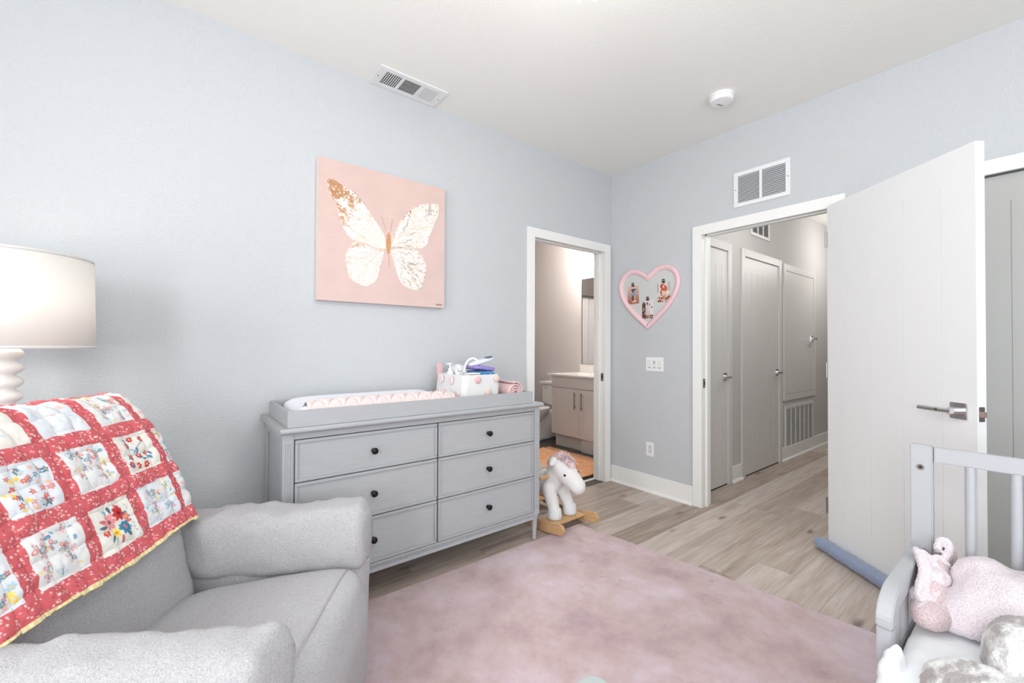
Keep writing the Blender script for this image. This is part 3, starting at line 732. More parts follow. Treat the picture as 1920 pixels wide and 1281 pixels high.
def photo_cols(kind, w_, h_):
    y, x = np.meshgrid(np.linspace(0, 1, h_), np.linspace(0, 1, w_), indexing='ij'); y = 1 - y  # y up
    C = np.zeros((h_, w_, 3))
    def blend(m_, c): 
        nonlocal C
        m_ = np.clip(m_, 0, 1)[..., None]; C = C * (1 - m_) + L3(c) * m_
    el = lambda cx, cy, rx, ry: (1 - ((x - cx) / rx) ** 2 - ((y - cy) / ry) ** 2) * 5
    nz = npnoise((h_, w_), 4, kind) * .5 + .5; nz2 = npnoise((h_, w_), 2, kind + 7) * .5 + .5
    if kind == 1:
        C[:] = L3((214, 184, 176)); blend(1.2 - y * 1.6, (176, 116, 92)); blend((nz > .55) * (y < .75) * .5, (150, 92, 76))
        blend(el(.55, .55, .16, .22), (128, 160, 196)); blend(el(.5, .74, .10, .09), (92, 66, 60)); blend(el(.48, .3, .08, .2), (90, 60, 54)); blend(el(.62, .28, .06, .2), (206, 168, 146)); blend(el(.55, .8, .3, .05) * .5, (70, 70, 80)); blend(el(.6, .13, .22, .05), (224, 196, 170))
    elif kind == 2:
        C[:] = L3((222, 218, 220)); blend((x < .32) * (y < .85) * (nz > .2), (120, 64, 48)); blend((y < .22) * (nz > .35), (110, 76, 60)); blend((x < .25) * (nz2 > .6), (60, 44, 40))
        blend(el(.42, .62, .13, .2), (196, 200, 210)); blend(el(.45, .82, .08, .08), (110, 84, 72)); blend(el(.62, .55, .12, .22), (214, 206, 204)); blend(el(.65, .76, .07, .07), (176, 130, 104)); blend(el(.45, .28, .06, .22), (196, 170, 150)); blend(el(.62, .26, .07, .2), (204, 182, 164)); blend(el(.85, .62, .06, .04), (74, 70, 72))
    else:
        C[:] = L3((226, 214, 206)); blend((nz > .45) * (y < .28), (160, 84, 52)); blend(el(.42, .82, .2, .13), (176, 72, 54)); blend(el(.55, .68, .26, .2), (196, 96, 72)); blend(el(.38, .5, .17, .16), (178, 80, 58))
        blend(el(.5, .40, .18, .2), (226, 190, 170)); blend(el(.5, .8, .08, .08), (226, 180, 156)); blend(el(.38, .55, .07, .06), (222, 176, 152)); blend((nz2 > .72) * (y < .4), (120, 52, 36)); blend((x < .12) * (y > .5) * .6, (120, 130, 150)); blend((x > .85) * (y > .55) * .5, (140, 130, 126))
    return C[::-1]  # row 0 bottom
PD = [(1, (-.239, 1.641), (.112, .152), 'small beach photo clipped at left of the heart board', -1),
      (2, (-.384, 1.507), (.108, .156), 'small photo of people in white clipped lowest on the heart board', 0),
      (3, (-.530, 1.638), (.112, .154), 'small reddish photo of people clipped at right of heart board', 1)]
M['photo'] = vcolmat('photo_print', .35)
M['clip'] = mat('dark_gold_clip', rgb(96, 78, 54), .4, .8)
for kind, (cy, cz), (pw, ph), lb, k in PD:
    C = photo_cols(kind, 56, 78); yv = np.linspace(cy + pw / 2, cy - pw / 2, 56); zv = np.linspace(cz - ph / 2, cz + ph / 2, 78)
    Yp, Zp = np.meshgrid(yv, zv, indexing='ij'); rot = R(-2 if k else 1); Yr = cy + (Yp - cy) * math.cos(rot) - (Zp - cz) * math.sin(rot); Zr = cz + (Yp - cy) * math.sin(rot) + (Zp - cz) * math.cos(rot)
    v, f = grid(np.full_like(Yr, -.0108), Yr, Zr)
    o = obj('photo_print', (v, f), M['photo']); o.modifiers.new('s', 'SOLIDIFY').thickness = -.0006
    setcol(o.data, C.transpose(1, 0, 2).reshape(-1, 3)); tag(o, lb, 'photo', 'photos clipped on the heart board')
    bm = B(); top = cz + ph / 2
    cyl(bm, (-.016, cy - .012, top + .006), (-.016, cy + .012, top + .006), .004, n=10)
    for s in (-1, 1):
        tube(bm, [(-.014, cy + s * .004, top + .006), (-.018, cy + s * .012, top + .024), (-.016, cy + s * .004, top + .030), (-.014, cy, top + .014)], .0022, 8)
    box(bm, -.0155, -.0095, cy - .012, cy + .012, top - .004, top + .006, .001)
    o = obj('bow_clip', bm, M['clip'], smooth=True, auto=40)
    tag(o, {-1: 'tiny bronze clip holding the beach photo', 0: 'tiny bronze clip holding the lowest photo', 1: 'tiny bronze clip holding the reddish photo'}[k], 'clip', 'clips on the heart board')

# ------------------------------------------------------------------ switches and outlet
t = thing('light_switch', 'white three-switch wall plate below the pink heart board', 'light switch', (-.004, -.443, 1.0))
obj('plate', box(B(), -.006, 0, -.524, -.362, .996, 1.111, .002), M['plastic'], t, world=True)
for i, y in enumerate((-.397, -.443, -.489)):
    obj('rocker', box(B(), -.009, -.005, y - .0165, y + .0165, 1.020, 1.088, .0015), M['ventw'], t, world=True)
    obj('indicator', box(B(), -.0096, -.0088, y - .013, y + .013, 1.024, 1.027), M['mark'], t, world=True)
bm = B()
for a, b in (((-.436, 1.078), (-.443, 1.066)), ((-.450, 1.078), (-.443, 1.066)), ((-.443, 1.066), (-.443, 1.054))):
    cyl(bm, (-.0095, a[0], a[1]), (-.0095, b[0], b[1]), .0018, n=6)
obj('fan_symbol', bm, M['mark'], t, world=True)
t = thing('wall_outlet', 'white electrical outlet on the wall above the baseboard', 'outlet', (-.004, -.400, .293))
obj('plate', box(B(), -.006, 0, -.436, -.364, .293, .408, .002), M['plastic'], t, world=True)
obj('socket_face', box(B(), -.008, -.005, -.417, -.383, .317, .384, .002), M['ventw'], t, world=True)
for zc_ in (.366, .334):
    bm = B(); box(bm, -.0086, -.0078, -.395, -.392, zc_, zc_ + .009); box(bm, -.0086, -.0078, -.409, -.406, zc_, zc_ + .009); cyl(bm, (-.0086, -.400, zc_ - .007), (-.0078, -.400, zc_ - .007), .003, n=10)
    obj('slots', bm, M['mark'], t, world=True)

# ------------------------------------------------------------------ vents, smoke alarm
t = thing('return_air_vent', 'white louvred return air vent above the hall doorway', 'vent', (-.006, -1.254, 2.178))
y0, y1, z0, z1 = -1.431, -1.078, 2.178, 2.421
bm = B(); box(bm, -.010, 0, y0, y1, z1 - .028, z1, .002); box(bm, -.010, 0, y0, y1, z0, z0 + .028, .002); box(bm, -.010, 0, y0, y0 + .028, z0 + .028, z1 - .028, .002); box(bm, -.010, 0, y1 - .028, y1, z0 + .028, z1 - .028, .002)
box(bm, -.010, 0, -1.262, -1.246, z0 + .028, z1 - .028, .001); obj('frame', bm, M['ventw'], t, world=True)
obj('backing', box(B(), -.002, -.0005, y0 + .01, y1 - .01, z0 + .01, z1 - .01), mat('vent_shadow', rgb(120, 124, 132), .8), t, world=True)
for ya, yb in ((y0 + .028, -1.262), (-1.246, y1 - .028)):
    bm = B()
    for i in range(15):
        z = z0 + .036 + i * .0122
        box(bm, -.0065, .0065, ya, yb, -.0008, .0008, 0, Matrix.Translation((-.0062, 0, z)) @ Matrix.Rotation(R(-38), 4, 'Y'))
    obj('louvres', bm, M['ventw'], t, world=True)
for y in (y0 + .013, y1 - .013):
    bm = B(); cyl(bm, (-.0115, y, 2.30), (-.009, y, 2.30), .004, n=10); obj('screw', bm, M['nickel'], t, world=True)

t = thing('ceiling_supply_vent', 'white three-section ceiling air register above the left wall', 'vent', (-2.012, -.098, HC - .008))
x0, x1, y0, y1 = -2.222, -1.802, -.196, -.001; zf = HC - .009
bm = B()
box(bm, x0, x1, y0, y0 + .035, zf, HC, .002); box(bm, x0, x1, y1 - .035, y1, zf, HC, .002); box(bm, x0, x0 + .045, y0 + .035, y1 - .035, zf, HC, .002); box(bm, x1 - .045, x1, y0 + .035, y1 - .035, zf, HC, .002)
for x in (-2.072, -1.953): box(bm, x - .008, x + .008, y0 + .035, y1 - .035, zf, HC, .001)
obj('frame', bm, M['ventw'], t, world=True)
obj('duct', box(B(), x0 + .04, x1 - .04, y0 + .03, y1 - .03, HC - .0012, HC - .0004), M['dark'], t, world=True)
bm = B()
for i in range(9):
    x = -2.174 + i * .0117; box(bm, -.0012, .0012, y0 + .035, y1 - .035, -.004, .004, 0, Matrix.Translation((x + .001, 0, HC - .006)) @ Matrix.Rotation(R(48), 4, 'Y'))
for j in range(6): 
    y = y0 + .05 + j * .0185; box(bm, -2.177, -2.08, y - .001, y + .001, HC - .004, HC - .002)
obj('blades', bm, M['ventw'], t, world=True)
bm = B()
for i in range(9):
    y = y0 + .043 + i * .0135; box(bm, -2.064, -1.961, -.0036, .0036, -.0009, .0009, 0, Matrix.Translation((0, y, HC - .006)) @ Matrix.Rotation(R(40), 4, 'X'))
obj('blades', bm, M['ventw'], t, world=True)
bm = B()
for i in range(9):
    x = -1.940 + i * .0117; box(bm, -.0010, .0010, y0 + .035, y1 - .035, -.0042, .0042, 0, Matrix.Translation((x, 0, HC - .0062)) @ Matrix.Rotation(R(-42), 4, 'Y'))
obj('blades', bm, M['ventw'], t, world=True)
for x in (x0 + .02, x1 - .02):
    bm = B(); cyl(bm, (x, -.098, zf - .001), (x, -.098, zf + .001), .0035, n=10); obj('screw', bm, M['mark'], t, world=True)

t = thing('smoke_detector', 'round white smoke detector on the ceiling near the hall door', 'smoke detector', (-.475, -1.215, HC - .04))
c0 = Matrix.Translation((-.475, -1.215, HC)) @ Matrix.Rotation(R(180), 4, 'X')
obj('base', lathe(B(), [(.070, 0), (.072, .004), (.072, .012), (.066, .014)], 40, c0), M['plastic'], t, smooth=True, auto=35, world=True)
obj('cover', lathe(B(), [(.0665, .014), (.068, .018), (.066, .032), (.060, .040), (.040, .0425), (.001, .0435)], 40, c0), M['plastic'], t, smooth=True, auto=35, world=True)
bm = B()
for k in range(5): box(bm, -.030 + k * .009, -.024 + k * .009, .018, .026, .0418, .0435, 0, c0 @ Matrix.Rotation(R(200), 4, 'Z'))
obj('vent_slots', bm, M['mark'], t, world=True)
bm = B(); cyl(bm, c0 @ Vector((.052, .03, .026)), c0 @ Vector((.060, .034, .026)), .004, n=8)
obj('indicator', bm, M['mark'], t, world=True)

# hall grille, hall vent
t = thing('hall_return_grille', 'large white return air grille low on the hallway wall', 'vent', (2.435, -.705, .045))
x0, x1, z0, z1 = 2.0, 2.87, .045, .572
bm = B(); f_ = .035
box(bm, x0, x1, -.712, -.70, z1 - f_, z1, .002); box(bm, x0, x1, -.712, -.70, z0, z0 + f_, .002); box(bm, x0, x0 + f_, -.712, -.70, z0 + f_, z1 - f_, .002); box(bm, x1 - f_, x1, -.712, -.70, z0 + f_, z1 - f_, .002)
cw = (x1 - x0 - 2 * f_) / 6
for i in range(1, 6): box(bm, x0 + f_ + i * cw - .006, x0 + f_ + i * cw + .006, -.712, -.70, z0 + f_, z1 - f_, .001)
obj('frame', bm, M['halldoor'], t, world=True)
obj('backing', box(B(), x0 + .02, x1 - .02, -.7025, -.7005, z0 + .02, z1 - .02), mat('grille_dark', rgb(52, 46, 44), .9), t, world=True)
bm = B()
for i in range(34):
    z = z0 + f_ + .008 + i * .0134; box(bm, x0 + f_, x1 - f_, -.0036, .0036, -.0009, .0009, 0, Matrix.Translation((0, -.707, z)) @ Matrix.Rotation(R(35), 4, 'X'))
o = obj('louvres', bm, M['halldoor'], t, world=True)
t = thing('hall_supply_vent', 'white ceiling-height air vent on the hallway wall above the doors', 'vent', (1.4, -.705, 2.27))
x0, x1, z0, z1 = 1.18, 1.61, 2.268, 2.49
bm = B(); f_ = .03
box(bm, x0, x1, -.710, -.70, z1 - f_, z1, .002); box(bm, x0, x1, -.710, -.70, z0, z0 + f_, .002); box(bm, x0, x0 + f_, -.710, -.70, z0 + f_, z1 - f_, .002); box(bm, x1 - f_, x1, -.710, -.70, z0 + f_, z1 - f_, .002)
for i in (1, 2): box(bm, x0 + f_ + i * .1233 - .008, x0 + f_ + i * .1233 + .008, -.710, -.70, z0 + f_, z1 - f_, .001)
obj('frame', bm, M['ventw'], t, world=True)
obj('backing', box(B(), x0 + .02, x1 - .02, -.7025, -.7005, z0 + .02, z1 - .02), M['dark'], t, world=True)
bm = B()
for i in range(11):
    z = z0 + f_ + .008 + i * .0145; box(bm, x0 + f_, x1 - f_, -.004, .004, -.0014, .0014, 0, Matrix.Translation((0, -.706, z)) @ Matrix.Rotation(R(35), 4, 'X'))
obj('louvres', bm, M['ventw'], t, world=True)

# ------------------------------------------------------------------ bathroom
M['cab'] = mat('vanity_paint', rgb(226, 219, 214), .4); M['ceramic'] = mat('white_ceramic', rgb(236, 232, 228), .15)
t = thing('bathroom_vanity', 'white two-door bathroom vanity with white top seen through left doorway', 'vanity', (.78, .87, 0))
bm = B(); box(bm, .518, 1.045, .40, 1.30, .155, .845, .002); box(bm, .575, 1.045, .845, 1.30, .0, .155); box(bm, .535, 1.045, .40, .845, .0, .155)
obj('body', bm, M['cab'], t, world=True)
obj('drawer_front', box(B(), .500, .518, .402, 1.299, .715, .842, .003), M['cab'], t, world=True)
for ya, yb, yh in ((.853, 1.299, .905), (.402, .848, .80)):
    bm = box(B(), .506, .518, ya, yb, .157, .708)
    for a in ((ya, yb, .157, .222), (ya, yb, .643, .708), (ya, ya + .065, .222, .643), (yb - .065, yb, .222, .643)): box(bm, .500, .508, a[0], a[1], a[2], a[3], .0015)
    d_ = obj('door', bm, M['cab'], t, world=True)
    bm = B(); cyl(bm, (.474, yh, .475), (.474, yh, .675), .006, n=12)
    for z in (.505, .645): cyl(bm, (.500, yh, z), (.474, yh, z), .005, n=10)
    obj('handle', bm, M['nickel'], d_, smooth=True, auto=40, world=True)
bm = box(B(), .470, 1.046, .38, 1.360, .846, .868, .003); box(bm, 1.030, 1.048, .38, 1.330, .868, .968, .002)
ct = obj('countertop', bm, M['ceramic'], t, world=True)
bm = B(); 
pts = [(.74 + .15 * math.cos(a), .85 + .22 * math.sin(a), .869) for a in [2 * math.pi * i / 32 for i in range(32)]]
tube(bm, pts, .006, 8, closed=True); ball(bm, (.74, .85, .868), .15, (1, 1.45, .03)); obj('sink', bm, M['ceramic'], ct, smooth=True, world=True)
t = thing('bathroom_mirror', 'frameless mirror above the bathroom vanity', 'mirror', (1.045, .84, .975))
obj('mirror_glass', box(B(), 1.040, 1.049, .39, 1.300, .975, 2.07, .001), mat('mirror', (.86, .86, .86, 1), .02, 1), t, world=True)
obj('edge', box(B(), 1.0385, 1.049, 1.297, 1.304, .975, 2.07), M['mark'], t, world=True)
t = thing('vanity_light', 'bar light with globes above the bathroom mirror', 'light fixture', (1.0, .85, 2.2))
obj('bar', box(B(), 1.01, 1.049, .60, 1.10, 2.19, 2.25, .004), M['chrome'], t, world=True)
mg = mat('lit_globe', (1, .95, .88, 1), .4); nodes(mg)[2].inputs['Emission Color'].default_value = (1, .88, .72, 1); nodes(mg)[2].inputs['Emission Strength'].default_value = 2.5
for y in (.68, .85, 1.02): obj('globe', ball(B(), (.96, y, 2.20), .05, u=24, v=16), mg, t, smooth=True, world=True)
# toilet
t = thing('toilet', 'white toilet beyond the vanity in the bathroom', 'toilet', (.65, 1.66, 0))
bm = sellip(B(), (.945, 1.66, .55), (.095, .225, .145), 7, 8); obj('tank', bm, M['ceramic'], t, smooth=True, world=True)
obj('tank_lid', box(B(), .835, 1.048, 1.42, 1.90, .692, .722, .008), M['ceramic'], t, smooth=True, auto=40, world=True)
prof = [(.11, 0), (.12, .01), (.115, .04), (.085, .10), (.09, .22), (.15, .33), (.175, .37), (.178, .395)]
bm = lathe(B(), prof, 36, Matrix.Translation((.52, 1.66, 0)) @ Matrix.Diagonal((1.35, 1.0, 1, 1)))
box(bm, .55, .88, 1.57, 1.75, .0, .36, .02); obj('bowl', bm, M['ceramic'], t, smooth=True, auto=60, world=True)
bm = lathe(B(), [(.175, .395), (.182, .400), (.182, .412), (.176, .416), (.001, .424)], 36, Matrix.Translation((.52, 1.66, 0)) @ Matrix.Diagonal((1.35, 1.02, 1, 1))); obj('seat_lid', bm, M['ceramic'], t, smooth=True, auto=40, world=True)
bm = B(); cyl(bm, (.852, 1.80, .64), (.838, 1.80, .64), .012, n=12); cyl(bm, (.840, 1.80, .64), (.836, 1.74, .632), .005, n=8); obj('flush_handle', bm, M['chrome'], t, world=True)
# bath mat
M['mat_or'] = mat('orange_bath_mat', rgb(222, 150, 96), .95, bump=(70, 1, .01), var=(rgb(232, 178, 132), 9, 4), sheen=.3)
nu = 90; X, Y = np.meshgrid(np.linspace(-.24, .38, nu), np.linspace(.178, 1.21, nu + 40), indexing='ij')
v, f = grid(X, Y, .016 + .004 * npnoise(X.shape, 4, 3) + .004 * npnoise(X.shape, 2, 5))
o = obj('bath_mat', (v, f), M['mat_or'], smooth=True); s = o.modifiers.new('s', 'SOLIDIFY'); s.thickness = .012
o.location.z = .0125; tag(o, 'shaggy orange bath mat on the dark bathroom floor', 'bath mat')
# shower curtain and rod (seen in the mirror)
t = thing('shower_curtain', 'white shower curtain on a rod reflected in the bathroom mirror', 'curtain', (-.4, 2.35, .1))
xs = np.linspace(-1.5, .55, 320); zs = np.linspace(.12, 2.0, 12); X, Z = np.meshgrid(xs, zs, indexing='ij'); Y = 2.35 + .03 * np.sin(X * 38) + .01 * np.sin(X * 91)
v, f = grid(X, Y, Z); o = obj('curtain', (v, f), M['felt'], t, smooth=True, world=True); o.modifiers.new('s', 'SOLIDIFY').thickness = .003
bm = B(); cyl(bm, (-1.86, 2.35, 2.04), (1.06, 2.35, 2.04), .013); obj('rod', bm, M['nickel'], t, smooth=True, auto=40, world=True)
for i in range(12):
    bm = B(); tube(bm, [(-1.48 + i * .18, 2.35 + .02 * math.cos(a), 2.03 + .028 * math.sin(a)) for a in [2 * math.pi * k / 12 for k in range(12)]], .002, 6, closed=True); obj('ring', bm, M['nickel'], t, world=True)
struct('trim_11', box(B(), -.95, -.09, .098, .121, -.002, .006, .002), M['trim'])

# ------------------------------------------------------------------ ceiling chandelier (bottom beads just enter the frame)
t = thing('chandelier', 'white beaded chandelier just entering the top edge of the picture', 'chandelier', (-2.10, -1.585, 2.40))
cc = (-2.10, -1.585)
obj('canopy', lathe(B(), [(.001, HC), (.06, HC), (.06, HC - .02), (.012, HC - .03), (.012, 2.60), (.03, 2.59), (.03, 2.57), (.001, 2.565)][::-1], 24, Matrix.Translation((cc[0], cc[1], 0)), cap=False), M['plastic'], t, smooth=True, auto=40, world=True)
bm = tube(B(), [(cc[0] + .17 * math.cos(2 * math.pi * i / 40), cc[1] + .17 * math.sin(2 * math.pi * i / 40), 2.47) for i in range(40)], .008, 8, closed=True)
for k in range(3):
    a = 2 * math.pi * k / 3; tube(bm, [(cc[0], cc[1], 2.58), (cc[0] + .17 * math.cos(a), cc[1] + .17 * math.sin(a), 2.47)], .004, 8)
obj('ring', bm, M['plastic'], t, smooth=True, world=True)
for k in range(20):
    a = 2 * math.pi * k / 20; bm = B()
    for j in range(4): ball(bm, (cc[0] + .17 * math.cos(a), cc[1] + .17 * math.sin(a), 2.455 - j * .0175), .0088, u=10, v=7)
    obj('bead_strand', bm, M['plastic'], t, smooth=True, world=True)

# ------------------------------------------------------------------ rocking horse
M['plush'] = mat('white_plush', rgb(232, 230, 228), .95, bump=(180, .7, .006), sheen=.4)
M['plushg'] = mat('grey_plush', rgb(226, 228, 230), .95, bump=(180, .7, .004), sheen=.4)
M['mane'] = mat('pink_mane', rgb(226, 200, 202), .95, bump=(90, .8, .008), sheen=.4)
def wood_mat():
    m = mat('pale_wood', rgb(206, 164, 116), .5, spec=.3); N, L, P = nodes(m)
    tc = N.new('ShaderNodeTexCoord'); mp = N.new('ShaderNodeMapping'); mp.inputs['Scale'].default_value = (9, 3, 18)
    wv = N.new('ShaderNodeTexNoise'); wv.inputs['Scale'].default_value = 3; wv.inputs['Detail'].default_value = 4; wv.inputs['Distortion'].default_value = 2.5
    cr = N.new('ShaderNodeValToRGB'); cr.color_ramp.elements[0].position = .3; cr.color_ramp.elements[0].color = rgb(194, 152, 112); cr.color_ramp.elements[1].position = .65; cr.color_ramp.elements[1].color = rgb(216, 178, 132)
    L.new(tc.outputs['Object'], mp.inputs[0]); L.new(mp.outputs[0], wv.inputs['Vector']); L.new(wv.outputs['Fac'], cr.inputs['Fac']); L.new(cr.outputs[0], P.inputs['Base Color']); return m
M['wood'] = wood_mat()
HS = thing('rocking_horse', 'white plush rocking horse with pink mane on wooden rockers beside the dresser', 'rocking horse', (-1.06, -.30, 0))
hxc = -1.055
bm = B()
capsule(bm, (hxc, -.30, .255), (hxc, -.10, .255), .085, .088)                    # trunk
capsule(bm, (hxc, -.33, .265), (hxc, -.41, .37), .078, .066)                     # neck
capsule(bm, (hxc + .005, -.42, .385), (hxc + .012, -.475, .350), .074, .068, 6)  # skull
capsule(bm, (hxc + .012, -.475, .345), (hxc + .026, -.545, .288), .066, .055, 6)   # muzzle
for x in (-.055, .055):
    capsule(bm, (hxc + x, -.36, .24), (hxc + x * 1.25, -.425, .125), .050, .040)
    capsule(bm, (hxc + x, -.08, .24), (hxc + x * 1.25, -.06, .125), .055, .040)
o = obj('body', bm, M['plush'], HS, world=True); remesh(o, .008, 8)
for x in (-1, 1):
    for y in (-.432, -.058):
        bm = lathe(B(), [(.036, .067), (.046, .071), (.047, .09), (.043, .125), (.040, .132), (.030, .134)], 24, Matrix.Translation((hxc + x * .0688, y, 0))); obj('hoof', bm, M['plushg'], HS, smooth=True, world=True)
for s in (-1, 1):
    b0 = Vector((hxc + .005 + s * .055, -.405, .432)); b1 = b0 + Vector((s * .045, -.018, -.008))
    bm = B(); capsule(bm, b0, b1, .030, .012, 6); 
    o = obj('ear', bm, M['plush'], HS, world=True); remesh(o, .005, 4)
    bm = ball(B(), (hxc + .016 + s * .0615, -.500, .360), .0085, u=16, v=12); obj('eye', bm, M['black'], HS, smooth=True, world=True)
random.seed(4)
bm = B(); capsule(bm, (hxc, -.335, .40), (hxc + .004, -.415, .448), .036, .042, 6); capsule(bm, (hxc + .004, -.415, .446), (hxc + .014, -.492, .408), .042, .034, 6)
for i in range(420):
    k = random.random(); a = random.uniform(-1.25, 1.25)
    if k < .5: c = Vector((hxc, -.335, .40)).lerp(Vector((hxc + .004, -.415, .448)), k * 2); r = .038
    else: c = Vector((hxc + .004, -.415, .448)).lerp(Vector((hxc + .014, -.495, .408)), k * 2 - 1); r = .040
    d = Vector((math.sin(a), random.uniform(-.5, .3), math.cos(a))).normalized(); p = c + d * r
    q = p + d * .016 + Vector((random.uniform(-.012, .012), random.uniform(-.02, .01), random.uniform(-.018, .004)))
    cyl(bm, p, q, .0028, .0006, 4)
o = obj('mane', bm, M['mane'], HS, smooth=True, world=True)
bm = B(); cyl(bm, (hxc - .145, -.365, .325), (hxc + .145, -.365, .325), .0135); obj('handlebar', bm, M['wood'], HS, smooth=True, auto=40, world=True)
for x in (-1.222, -.905):
    top = [( -.030 - .54 * k / 14, .088 - .032 * math.sin(math.pi * k / 14) + .006 * (k / 14)) for k in range(15)]
    bot = [( -.590 + .56 * k / 14, .034 * (abs(k - 7) / 7.) ** 2.0 + .0005) for k in range(15)]
    nose = [(-.588, .090), (-.600, .080), (-.605, .064), (-.602, .050)]
    bm = prism(B(), top + nose + bot, 'x', x, x + .022, .003); obj('rocker', bm, M['wood'], HS, world=True)
obj('platform', box(B(), -1.200, -.905, -.500, -.385, .052, .066, .003), M['wood'], HS, world=True)
obj('platform', box(B(), -1.200, -.905, -.120, -.020, .052, .066, .003), M['wood'], HS, world=True)
bm = sellip(B(), (hxc - .02, -.16, .335), (.085, .09, .025), 2.6, 10); obj('saddle', bm, mat('beige_plush', rgb(206, 190, 172), .95, bump=(150, .6, .004)), HS, smooth=True, world=True)
bm = B(); capsule(bm, (hxc, -.03, .27), (hxc, -.045, .16), .030, .018, 6); o = obj('tail', bm, M['mane'], HS, world=True); remesh(o, .006, 3); displace(o, .012, .012)
# ------------------------------------------------------------------ armchair
def sherpa(name, col, col2):
    m = mat(name, col, .95, spec=.08, sheen=.35); N, L, P = nodes(m)
    tc = N.new('ShaderNodeTexCoord')
    n1 = N.new('ShaderNodeTexNoise'); n1.inputs['Scale'].default_value = 230; n1.inputs['Detail'].default_value = 4; n1.inputs['Roughness'].default_value = .7
    n2 = N.new('ShaderNodeTexNoise'); n2.inputs['Scale'].default_value = 9; n2.inputs['Detail'].default_value = 3
    L.new(tc.outputs['Object'], n1.inputs['Vector']); L.new(tc.outputs['Object'], n2.inputs['Vector'])
    cr = N.new('ShaderNodeValToRGB'); cr.color_ramp.elements[0].position = .38; cr.color_ramp.elements[0].color = col2; cr.color_ramp.elements[1].position = .56; cr.color_ramp.elements[1].color = col
    L.new(n1.outputs['Fac'], cr.inputs['Fac']); L.new(cr.outputs[0], P.inputs['Base Color'])
    b = N.new('ShaderNodeBump'); b.inputs['Strength'].default_value = 1.0; b.inputs['Distance'].default_value = .010; L.new(n1.outputs['Fac'], b.inputs['Height'])
    b2 = N.new('ShaderNodeBump'); b2.inputs['Strength'].default_value = .5; b2.inputs['Distance'].default_value = .02; L.new(n2.outputs['Fac'], b2.inputs['Height']); L.new(b.outputs[0], b2.inputs['Normal'])
    L.new(b2.outputs[0], P.inputs['Normal']); return m
M['sherpa'] = sherpa('cream_boucle', rgb(226, 225, 228), rgb(204, 202, 206))
M['seam'] = mat('seam_thread', rgb(170, 164, 166), .9)
CH = thing('armchair', 'cream boucle armchair in the near left corner with a patchwork quilt over its back', 'armchair', (-3.075, -.935, 0), R(-33))
def rings2mesh(rings):  # rings: list of arrays (n,3) closed
    X = np.array(rings); v = X.reshape(-1, 3); k, n, _ = X.shape; f = []
    for i in range(k - 1):
        for j in range(n): f.append((i * n + j, i * n + (j + 1) % n, (i + 1) * n + (j + 1) % n, (i + 1) * n + j))
    f.append(tuple(range(n))[::-1]); f.append(tuple((k - 1) * n + j for j in range(n))); return v, f
# back
prof = [(-.115, .33), (-.135, .45), (-.17, .60), (-.22, .75), (-.285, .89), (-.33, .955), (-.375, .992), (-.42, .998), (-.463, .975), (-.487, .92), (-.492, .75), (-.485, .50), (-.47, .20), (-.42, .10), (-.25, .10), (-.16, .20)]
BP = np.array(catmull(prof, 8)); cen = np.array((-.31, .55))
def ringat(y, s, P=BP, c=cen): return np.stack([c[0] + (P[:, 0] - c[0]) * s[0], np.full(len(P), y), c[1] + (P[:, 1] - c[1]) * s[1]], 1)
rings = []
for u in np.sin(np.linspace(-1, 1, 41) * math.pi / 2):
    y = u * .285; e = (1 - abs(u) ** 7) ** (1 / 3.5) if abs(u) < 1 else 0
    rings.append(ringat(y, (.80 + .20 * e, .955 + .045 * e)))
v, f = rings2mesh(rings)
o = obj('backrest', (v, f), M['sherpa'], CH, smooth=True); displace(o, .16, .018)
# seat
rt = Matrix.Translation((.150, 0, .325)) @ Matrix.Rotation(R(-7), 4, 'Y')
bm = sellip(B(), (0, 0, 0), (.315, .285, .088), 5, 26, rt); o = obj('seat_cushion', bm, M['sherpa'], CH, smooth=True); displace(o, .14, .004)
bm = sellip(B(), (.385, 0, .20), (.085, .282, .175), 5, 20); o2 = obj('front_panel', bm, M['sherpa'], CH, smooth=True); displace(o2, .2, .016)
sp_ = []
for k in range(41):
    y_ = -.262 + .524 * k / 40; zl = .088 * max(0, 1 - (.255 / .315) ** 5 - abs(y_ / .285) ** 5) ** .2; sp_.append((.150 + .255 * math.cos(R(7)) - zl * math.sin(R(7)), y_, .325 + zl * math.cos(R(7)) + .255 * math.sin(R(7)) + .0002))
bm = tube(B(), sp_, .0030, 6); obj('piping', bm, M['seam'], CH, smooth=True)
bm = box(B(), -.42, .36, -.36, .36, .05, .24, .03); obj('base', bm, M['sherpa'], CH, smooth=True, auto=50)
bm = lathe(B(), [(.25, .0125), (.26, .018), (.25, .03), (.05, .035), (.05, .06)], 40); obj('swivel_base', bm, M['black'], CH, smooth=True, auto=40)
